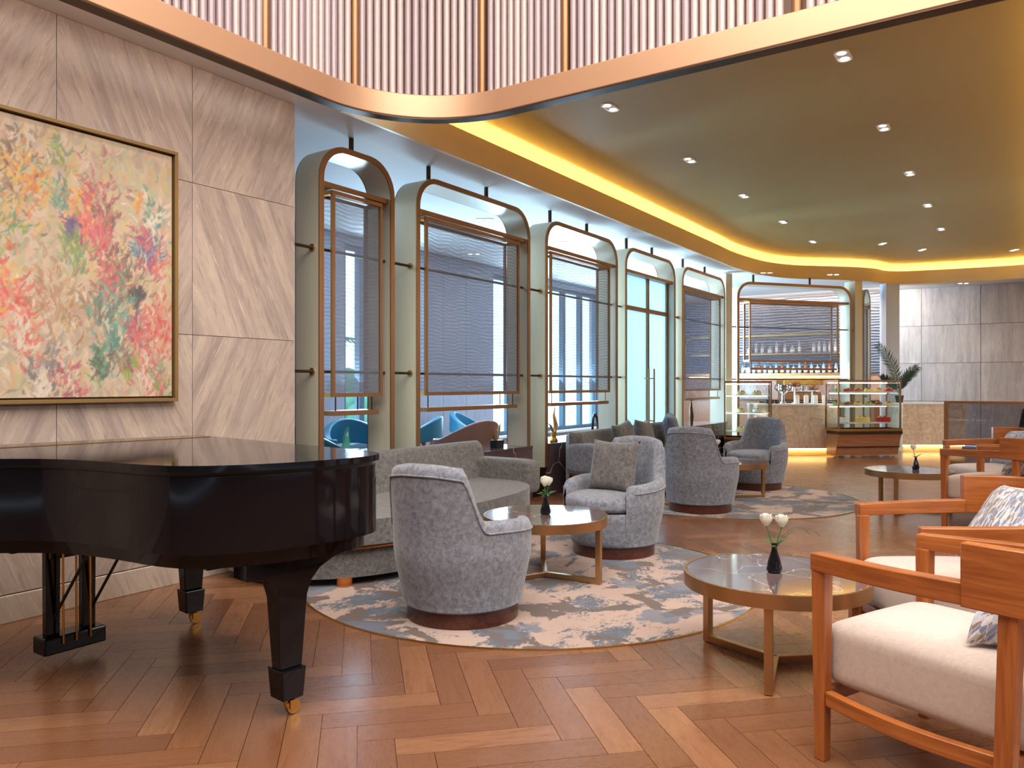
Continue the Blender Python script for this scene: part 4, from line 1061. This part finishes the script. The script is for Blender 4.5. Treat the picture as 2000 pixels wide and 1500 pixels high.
def bottle(kind, loc, label, group):
    if kind not in bp:
        t = thing('bottle', label, 'bottle', loc, 0, group); r, h = {'clear': (.037, .27), 'tall': (.034, .32), 'amber': (.042, .25), 'squat': (.055, .2)}[kind]
        MB().lathe([(0, 0), (r, 0), (r, h * .55), (r * .9, h * .64), (.014, h * .78), (.013, h * .95), (0, h * .95)], 12).build('glass_body', 'amber_glass' if kind == 'amber' else 'bottle_glass', t, angle=50)
        MB().lathe([(.017, h * .93), (.017, h), (0, h)], 10).build('cap', 'red_glaze' if kind == 'tall' else 'gold_metal', t)
        MB().lathe([(r + .001, h * .12), (r + .001, h * .45)], 12).build('label_band', 'white_china', t)
        bp[kind] = t; return t
    return dup(bp[kind], loc, 0, label, group)
ordn = ['first', 'second', 'third', 'fourth', 'fifth', 'sixth', 'seventh', 'eighth', 'ninth', 'tenth', 'eleventh', 'twelfth', 'thirteenth', 'fourteenth', 'fifteenth', 'sixteenth', 'seventeenth', 'eighteenth', 'nineteenth', 'twentieth']
for i in range(8):
    bottle(('squat', 'tall', 'clear')[i % 3], (18.98, 5.72 - i * .17 + random.uniform(-.02, .02), 2.06), '%s bottle from the left in the loose row on the upper bar shelf' % ordn[i], 'bottles at the left of the upper bar shelf')
for i in range(5):
    bottle('tall' if i % 2 else 'clear', (18.98, 4.20 - i * .12, 2.06), '%s bottle from the left in the tight right-hand upper shelf cluster' % ordn[i], 'bottles at the right of the upper bar shelf')
for i in range(20):
    bottle(('amber', 'clear', 'squat', 'clear')[i % 4], (18.96, 6.0 - i * .135, 1.58), '%s bottle from the left in the full row on the lower bar shelf' % ordn[i], 'bottles on the lower bar shelf')
area('bar_shelf_fill', (18.3, 4.4, 3.35), (0, radians(-25), 0), .3, 4.5, 110, (1.0, 0.9, 0.8))  # added panel to brighten the backsplash, not a fitting of the bar
# marble counters with glowing plinth
def counter(label, c, L, D, ang, h=.95):
    t = thing('bar_counter', label, 'counter', (c[0], c[1], 0), ang)
    MB().box(-L / 2, L / 2, 0, D, .13, h - .03).build('marble_front', 'bar_marble', t, False, bevel=.004)
    MB().box(-L / 2 + .05, L / 2 - .05, .07, D, 0, .13).build('recessed_plinth', 'gold_paint', t, False)
    MB().box(-L / 2 + .02, L / 2 - .02, .03, .05, .105, .125).build('plinth_light', 'plinth_led', t, False)
    MB().box(-L / 2 - .005, L / 2 + .005, -.01, D + .01, h - .03, h).build('worktop', 'white_china', t, False, bevel=.003)
    return t
c = (P2(1480, 14.28) + P2(1634, 14.28)) / 2
counter('swirled beige marble bar counter left of the big cake case', c, 1.48, .6, ang_e)
c = (P2(1770, 15.1) + P2(1880, 15.1)) / 2
counter('swirled beige marble counter right of the big cake case', c, 1.25, .6, ang_e)
# cake display cases
def cake(kind, loc, label, r=.09, h=.07):
    if kind == 'plate':
        t = thing('cake', label, 'cake', loc)
    else: t = thing('cake', label, 'cake', loc)
    MB().lathe([(0, 0), (r * 1.25, .004), (r * 1.3, .012), (0, .012)], 18).build('plate', 'white_china', t)
    MB().lathe([(r, .012), (r, h), (r * .9, h + .01), (0, h + .012)], 18).build('sponge', {'red': 'red_glaze', 'cream': 'cream_cake', 'brown': 'brown_cake', 'green': 'green_cake', 'white': 'white_china'}[kind], t)
    for i in range(5): MB().ball((r * .6 * cos(i * 1.26), r * .6 * sin(i * 1.26), h + .018), .016, n=7, m=5).build('topping', ('red_glaze', 'cream_cake', 'green_cake')[i % 3], t)
    return t
def case(label, origin, ang, L, D, h0=.52, h1=1.36, shelves=(.62, .93, 1.17), base=True):
    t = thing('display_case', label, 'display case', (origin[0], origin[1], 0), ang)
    # local x along the front, y to the back
    if base:
        DB = D - .05
        prof = [(.10, .04), (DB, .04), (DB, h0), (-.02, h0), (-.02, h0 - .1), (0.0, h0 - .13), (.02, .36), (.06, .2)]
        MB().prism(prof[::-1], 0, L, f=lambda a, b, c: (c, a, b)).build('wood_base', 'case_wood', t, fix=True)
        MB().box(-.004, L + .004, -.03, DB, h0 - .10, h0 - .045).build('grey_band', 'dark_bronze', t, False)
        MB().box(-.004, L + .004, -.03, D, h0 - .03, h0).build('gold_ledge', 'gold_metal', t, False)
        MB().beam((0, .045, .19), (L, .045, .19), .012, .02).build('groove', 'dark_bronze', t, False)
        for x in (.06, L - .06): MB().lathe([(.02, 0), (.02, .05)], 10, (x, .14, 0)).build('foot', 'chrome', t)
    fr = .024
    for x in (0, L - fr):
        for y in (0, D - fr): MB().box(x, x + fr, y, y + fr, h0, h1).build('post', 'copper', t, False)
    for y in (0, D - fr): MB().box(0, L, y, y + fr, h1, h1 + .03).build('top_rail', 'copper', t, False)
    for x in (0, L - fr): MB().box(x, x + fr, fr, D - fr, h1, h1 + .03).build('top_rail', 'copper', t, False)
    MB().box(fr, L - fr, .008, .013, h0, h1).build('glass_front', 'pane', t, False)
    for x in (.008, L - .013): MB().box(x, x + .005, fr, D - fr, h0, h1).build('glass_side', 'pane', t, False)
    MB().box(fr, L - fr, fr, D - fr, h1 + .005, h1 + .012).build('glass_top', 'pane', t, False)
    for z in shelves: MB().box(fr + .01, L - fr - .01, .06, D - .06, z - .012, z).build('shelf', 'white_china', t, False)
    MB().box(fr, L - fr, D - .06, D - .045, h1 - .03, h1 - .015).build('case_light', 'case_led', t, False)
    for z in shelves[1:]: MB().box(.05, L - .05, D - .07, D - .062, z - .03, z - .018).build('shelf_light', 'case_led', t, False)
    return t
ang_c = atan2(-.88, .83); CO = Vector((14.62, 2.82)); CL = 1.24
case('big glass cake case with curved wooden base in front of the counter', CO, ang_c, CL, .42)
ux = Vector((cos(ang_c), sin(ang_c))); uy = Vector((-ux.y, ux.x))
cn = [('brown', 'white', 'green', 'cream', 'brown', 'white'), ('green', 'brown', 'cream', 'brown', 'cream', 'green'), ('white', 'cream', 'red'), ]
rows = [(1.17, ['green', 'red', 'brown', 'cream', 'cream', 'red'], .07, .045, 'top'), (.93, ['green', 'brown', 'cream', 'green', 'brown', 'cream'], .065, .04, 'middle'), (.62, ['white', 'cream', 'red'], .12, .09, 'bottom')]
colr = {'red': 'red glazed', 'brown': 'brown', 'cream': 'cream yellow', 'green': 'yellow-green', 'white': 'white'}
for z, ks, r, h, nm in rows:
    for i, kd in enumerate(ks):
        p = CO + ux * (CL * (i + .5) / len(ks)) + uy * .21
        cake(kd, (p.x, p.y, z), '%s cake on the %s shelf of the big case, %s from the left' % (colr[kd], nm, ordn[i]), r, h)
# left case
ang_l = ang_e - .25; LO = P2(1414, 14.0)
LO2 = Vector((LO.x, LO.y))
case('smaller glass cake case at the left end of the bar', LO2, ang_l, .82, .5, .36, 1.34, (.46, .80, 1.12), True)
ux2 = Vector((cos(ang_l), sin(ang_l))); uy2 = Vector((-ux2.y, ux2.x))
for z, ks in ((1.12, ['cream', 'cream']), (.80, ['cream', 'white']), (.46, ['cream'])):
    for i, kd in enumerate(ks):
        p = LO2 + ux2 * (.3 + .28 * i) + uy2 * .25
        cake(kd, (p.x, p.y, z), '%s cake in the small left case, %s shelf, %s from the left' % (colr[kd], {1.12: 'top', .80: 'middle', .46: 'bottom'}[z], ordn[i]), .08, .05)
# things on the left counter
def onbar(px, back, z=.95): p = P2(px, 14.45 + back); return (p.x, p.y, z)
ur = thing('silver_urn', 'silver two-handled urn on a stand on the bar counter', 'urn', onbar(1529, .25))
MB().lathe([(.06, 0), (.06, .02), (.03, .04), (.025, .16), (.04, .18), (.10, .22), (.115, .30), (.11, .36), (.09, .365), (0, .35)], 24).build('bowl', 'chrome', ur)
for sg in (-1, 1): MB().tube([(sg * .105 * .556, -sg * .105 * .831, .24), (sg * .16 * .556, -sg * .16 * .831, .29), (sg * .14 * .556, -sg * .14 * .831, .35), (sg * .1 * .556, -sg * .1 * .831, .34)], .009, 8).build('handle', 'dark_bronze', ur)
def cloche(label, loc, r, hz, mat):
    t = thing('cake_dome', label, 'cake stand', loc)
    MB().lathe([(.08, 0), (.02, .02), (.015, hz - .02), (.03, hz), (r * 1.1, hz + .005), (r * 1.1, hz + .018), (0, hz + .018)], 28).build('stand', 'white_china', t)
    MB().lathe([(r, hz + .018), (r, hz + .07), (r * .8, hz + .13), (r * .35, hz + .18), (.014, hz + .2), (.02, hz + .23), (0, hz + .24)], 28).build('glass_dome', 'pane', t)
    for i in range(9): MB().ball((r * .55 * cos(i * 2.2) * (.4 + .6 * (i % 3) / 2), r * .55 * sin(i * 2.2) * (.4 + .6 * (i % 3) / 2), hz + .045 + .03 * (i % 2)), .04, .04, .028, 8, 6).build('pastry', mat, t)
    return t
cloche('tall glass-domed stand with brown pastries on the bar counter', onbar(1552, .42), .12, .30, 'brown_cake')
cloche('glass-domed white stand with golden pastries right of the urn', onbar(1586, .22), .14, .24, 'terracotta')
for i in range(4):
    t = thing('white_canister', 'white canister, %s from the urn on the bar counter' % ordn[i], 'canister', onbar(1556 + i * 18, .12)); MB().lathe([(.045, 0), (.045, .15), (.03, .16), (0, .165)], 16).build('jar', 'white_china', t); MB().lathe([(.02, .16), (.012, .18), (0, .185)], 10).build('knob', 'chrome', t)
t = thing('cup_stack', 'small dark cups at the left end of the bar counter', 'cup', onbar(1508, .2))
for i in range(3): MB().lathe([(.03, 0), (.04, .07), (.036, .07), (.0, .01)], 14, (i * .05 - .05, -.07 * i + .07, 0)).build('cup', 'black_ceramic', t)
cm = thing('coffee_machine', 'copper and chrome espresso machine behind the counter', 'coffee machine', (16.55, 3.95, .96), ang_e)
MB().box(-.38, .38, -.2, .2, .02, .20).build('body', 'copper', cm, False, bevel=.02); MB().box(-.40, .40, -.25, .22, .34, .44).build('cup_tray', 'gold_metal', cm, False, bevel=.01)
MB().box(-.36, -.30, -.1, .1, .2, .34).build('post', 'chrome', cm, False); MB().box(.30, .36, -.1, .1, .2, .34).build('post', 'chrome', cm, False)
for x in (-.18, .0, .18): MB().lathe([(.03, .22), (.035, .32), (0, .33)], 14, (x, -.17, 0)).build('group_head', 'chrome', cm); MB().tube([(x, -.18, .25), (x, -.36, .24)], .012, 8).build('portafilter', 'black_plastic', cm)
cs = thing('service_counter', 'back service counter under the espresso machine', 'counter', (16.55, 3.95, 0), ang_e); MB().box(-.7, .7, -.3, .3, 0, .92).build('cabinet', 'dark_wall', cs, False); MB().box(-.72, .72, -.32, .32, .92, .96).build('worktop', 'dark_bronze', cs, False)
# potted palm on the right counter
pp = P2(1756, 15.6)
pt = thing('potted_palm', 'potted palm with two arching fronds standing behind the cake case', 'plant', (pp.x, pp.y, .95))
MB().lathe([(.06, 0), (.085, .14), (.075, .14), (0, .13)], 20).build('pot', 'dark_bronze', pt)
def frond(pts, ln, n=16):
    m = MB(); P = []
    for k in range(n):
        f = k / (n - 1); a, b, c2 = [Vector(q) for q in pts]; P.append(a * (1 - f) ** 2 + b * 2 * f * (1 - f) + c2 * f * f)
    m.tube(P, [.008 * (1 - .8 * k / n) for k in range(n)], 5)
    for k in range(4, n):
        for h_ in (0, .5):
            d = (P[k] - P[k - 1]).normalized(); sd = d.cross(fw3).normalized(); p = P[k] - (P[k] - P[k - 1]) * h_
            for sg in (-1, 1):
                L = ln * (.35 + .65 * sin(pi * k / n)); tip = p + sd * sg * L * .7 + d * L * .75 - Vector((0, 0, L * .25)) + fw3 * random.uniform(-.05, .05); q = d * .009
                m.add([p - q, p + q, (p + tip) / 2 + q * 1.4, tip, (p + tip) / 2 - q * 1.4], [(0, 1, 2, 3, 4)])
    return m
fw3 = Vector((.831, .556, 0)); e3 = Vector((.556, -.831, 0)); Zv = Vector((0, 0, 1))
for pts, ln in ((((0, 0, .15), e3 * -.02 + Zv * .75, e3 * -.42 + Zv * 1.16), .22), (((0, 0, .15), e3 * .06 + Zv * .55, e3 * .36 + Zv * .72), .2), (((0, 0, .15), e3 * -.1 + Zv * .4, e3 * -.25 + Zv * .55 + fw3 * .2), .16), (((0, 0, .15), e3 * .02 + Zv * .4, e3 * .12 + Zv * .62 - fw3 * .2), .16)):
    frond(pts, ln).build('frond', 'dark_leaf', pt, False)
# glass partition on the right
gp = thing('glass_partition', 'low smoked-glass partition in a bronze frame behind the far armchairs', 'partition', (14.27, 0, 0))
MB().box(-.03, .03, 1.09, 1.15, 0, 1.045).build('post', 'bronze', gp, False, bevel=.003); MB().box(-.03, .03, -2.5, -2.44, 0, 1.045).build('post', 'bronze', gp, False, bevel=.003)
MB().box(-.03, .03, -2.44, 1.09, 1.0, 1.045).build('top_rail', 'bronze', gp, False, bevel=.003); MB().box(-.03, .03, -2.44, 1.09, 0, .08).build('bottom_rail', 'bronze', gp, False, bevel=.003)
MB().box(-.006, .006, -2.44, 1.09, .08, 1.0).build('glass', 'smoked_pane', gp, False)
dc = thing('dining_chair', 'dark high-backed chair behind the glass partition at the right edge', 'chair', tuple(P2(1996, 13.6)), radians(-56))
MB().box(-.23, .23, -.23, .23, .42, .48).build('seat', 'black_plastic', dc, False, bevel=.02)
MB().hexa([(-.23, -.26, .46), (.23, -.26, .46), (.23, -.2, .46), (-.23, -.2, .46)], [(-.2, -.34, 0.90), (.2, -.34, 0.90), (.2, -.29, 0.90), (-.2, -.29, 0.90)]).build('backrest', 'black_plastic', dc, False, bevel=.02)
for x in (-.2, .2):
    for y in (-.2, .2): MB().box(x - .02, x + .02, y - .02, y + .02, 0, .43).build('leg', 'cherry_v', dc, False)

# ---------------------------------------------------------------- downlights
def spot(loc, watts, ang=75):
    l = bpy.data.lights.new('downlight_or_fill', 'SPOT'); l.energy = watts; l.spot_size = radians(ang); l.spot_blend = .8; l.color = WARM; l.shadow_soft_size = .05  # serves the downlights and the added spots on the stone wall
    o = bpy.data.objects.new('downlight_or_fill', l); COL.objects.link(o); o.location = loc; return o
dproto = None
def downlight(loc, rz, label, watts):
    global dproto
    if dproto is None:
        t = thing('downlight', label, 'ceiling light', loc, rz, 'oval twin-spot downlights in the olive ceiling')
        def oval(a, b, n=12): return [(x + a, y) for x, y in arc(0, 0, b, -pi / 2, pi / 2, n)] + [(x - a, y) for x, y in arc(0, 0, b, pi / 2, 1.5 * pi, n)]
        MB().strip(oval(.065, .058), oval(.065, .045), -.008, 0, closed=True).build('trim', 'white_china', t, fix=True)
        MB().prism(oval(.065, .045), -.003, 0).build('recess', 'white_plaster', t)
        for x in (-.06, .06): MB().lathe([(.032, -.006), (.032, -.003)], 16, (x, 0, 0)).build('lamp', 'lamp_disc', t)
        dproto = t
    else: dup(dproto, loc, rz, label, 'oval twin-spot downlights in the olive ceiling')
    spot((loc[0], loc[1], loc[2] - .03), watts)
RS = 3.85
for r_, (y, nm) in enumerate(((3.2, 'row nearer the brass screens'), (1.2, 'row nearer the wooden armchairs'))):
    for i in range(5):
        downlight((6.4 + 2.0 * i, y, CEI), 0, 'oval twin-spot downlight, %s from the copper ring in the %s' % (ordn[i], nm), 60)
sdl = [(15.3, 2.2, 'small round downlight at the far end of the olive ceiling, left of three'), (16.4, 1.68, 'small round downlight at the far end of the olive ceiling, middle of three'), (17.4, .24, 'oval downlight at the far end of the olive ceiling, by the right edge')]
for x, y, lb in sdl: downlight((x, y, CEI), radians(30), lb, 40)
for x, y, lb in ((14.86, 4.14, 'soffit downlight above the left half of the bar screen'), (15.82, 3.14, 'soffit downlight above the right half of the bar screen'), (18.68, 1.15, 'soffit downlight in front of the far stone wall'),
                 (8.05, 5.82, 'soffit downlight seen inside the second brass arch'), (9.99, 5.8, 'soffit downlight seen inside the third brass arch'), (10.09, 7.5, 'soffit downlight seen through the mesh of the second screen')):
    downlight((x, y, SOF), radians(-60), lb, 35)
    o = [q for q in COL.objects if q.get('label') == lb][0]; o['group'] = 'downlights in the white soffit'
# added spots without fittings that brighten the stone wall and painting
for x in (-.5, 1.2, 2.9):
    l = spot((x, 3.9, 3.28), 30, 100)
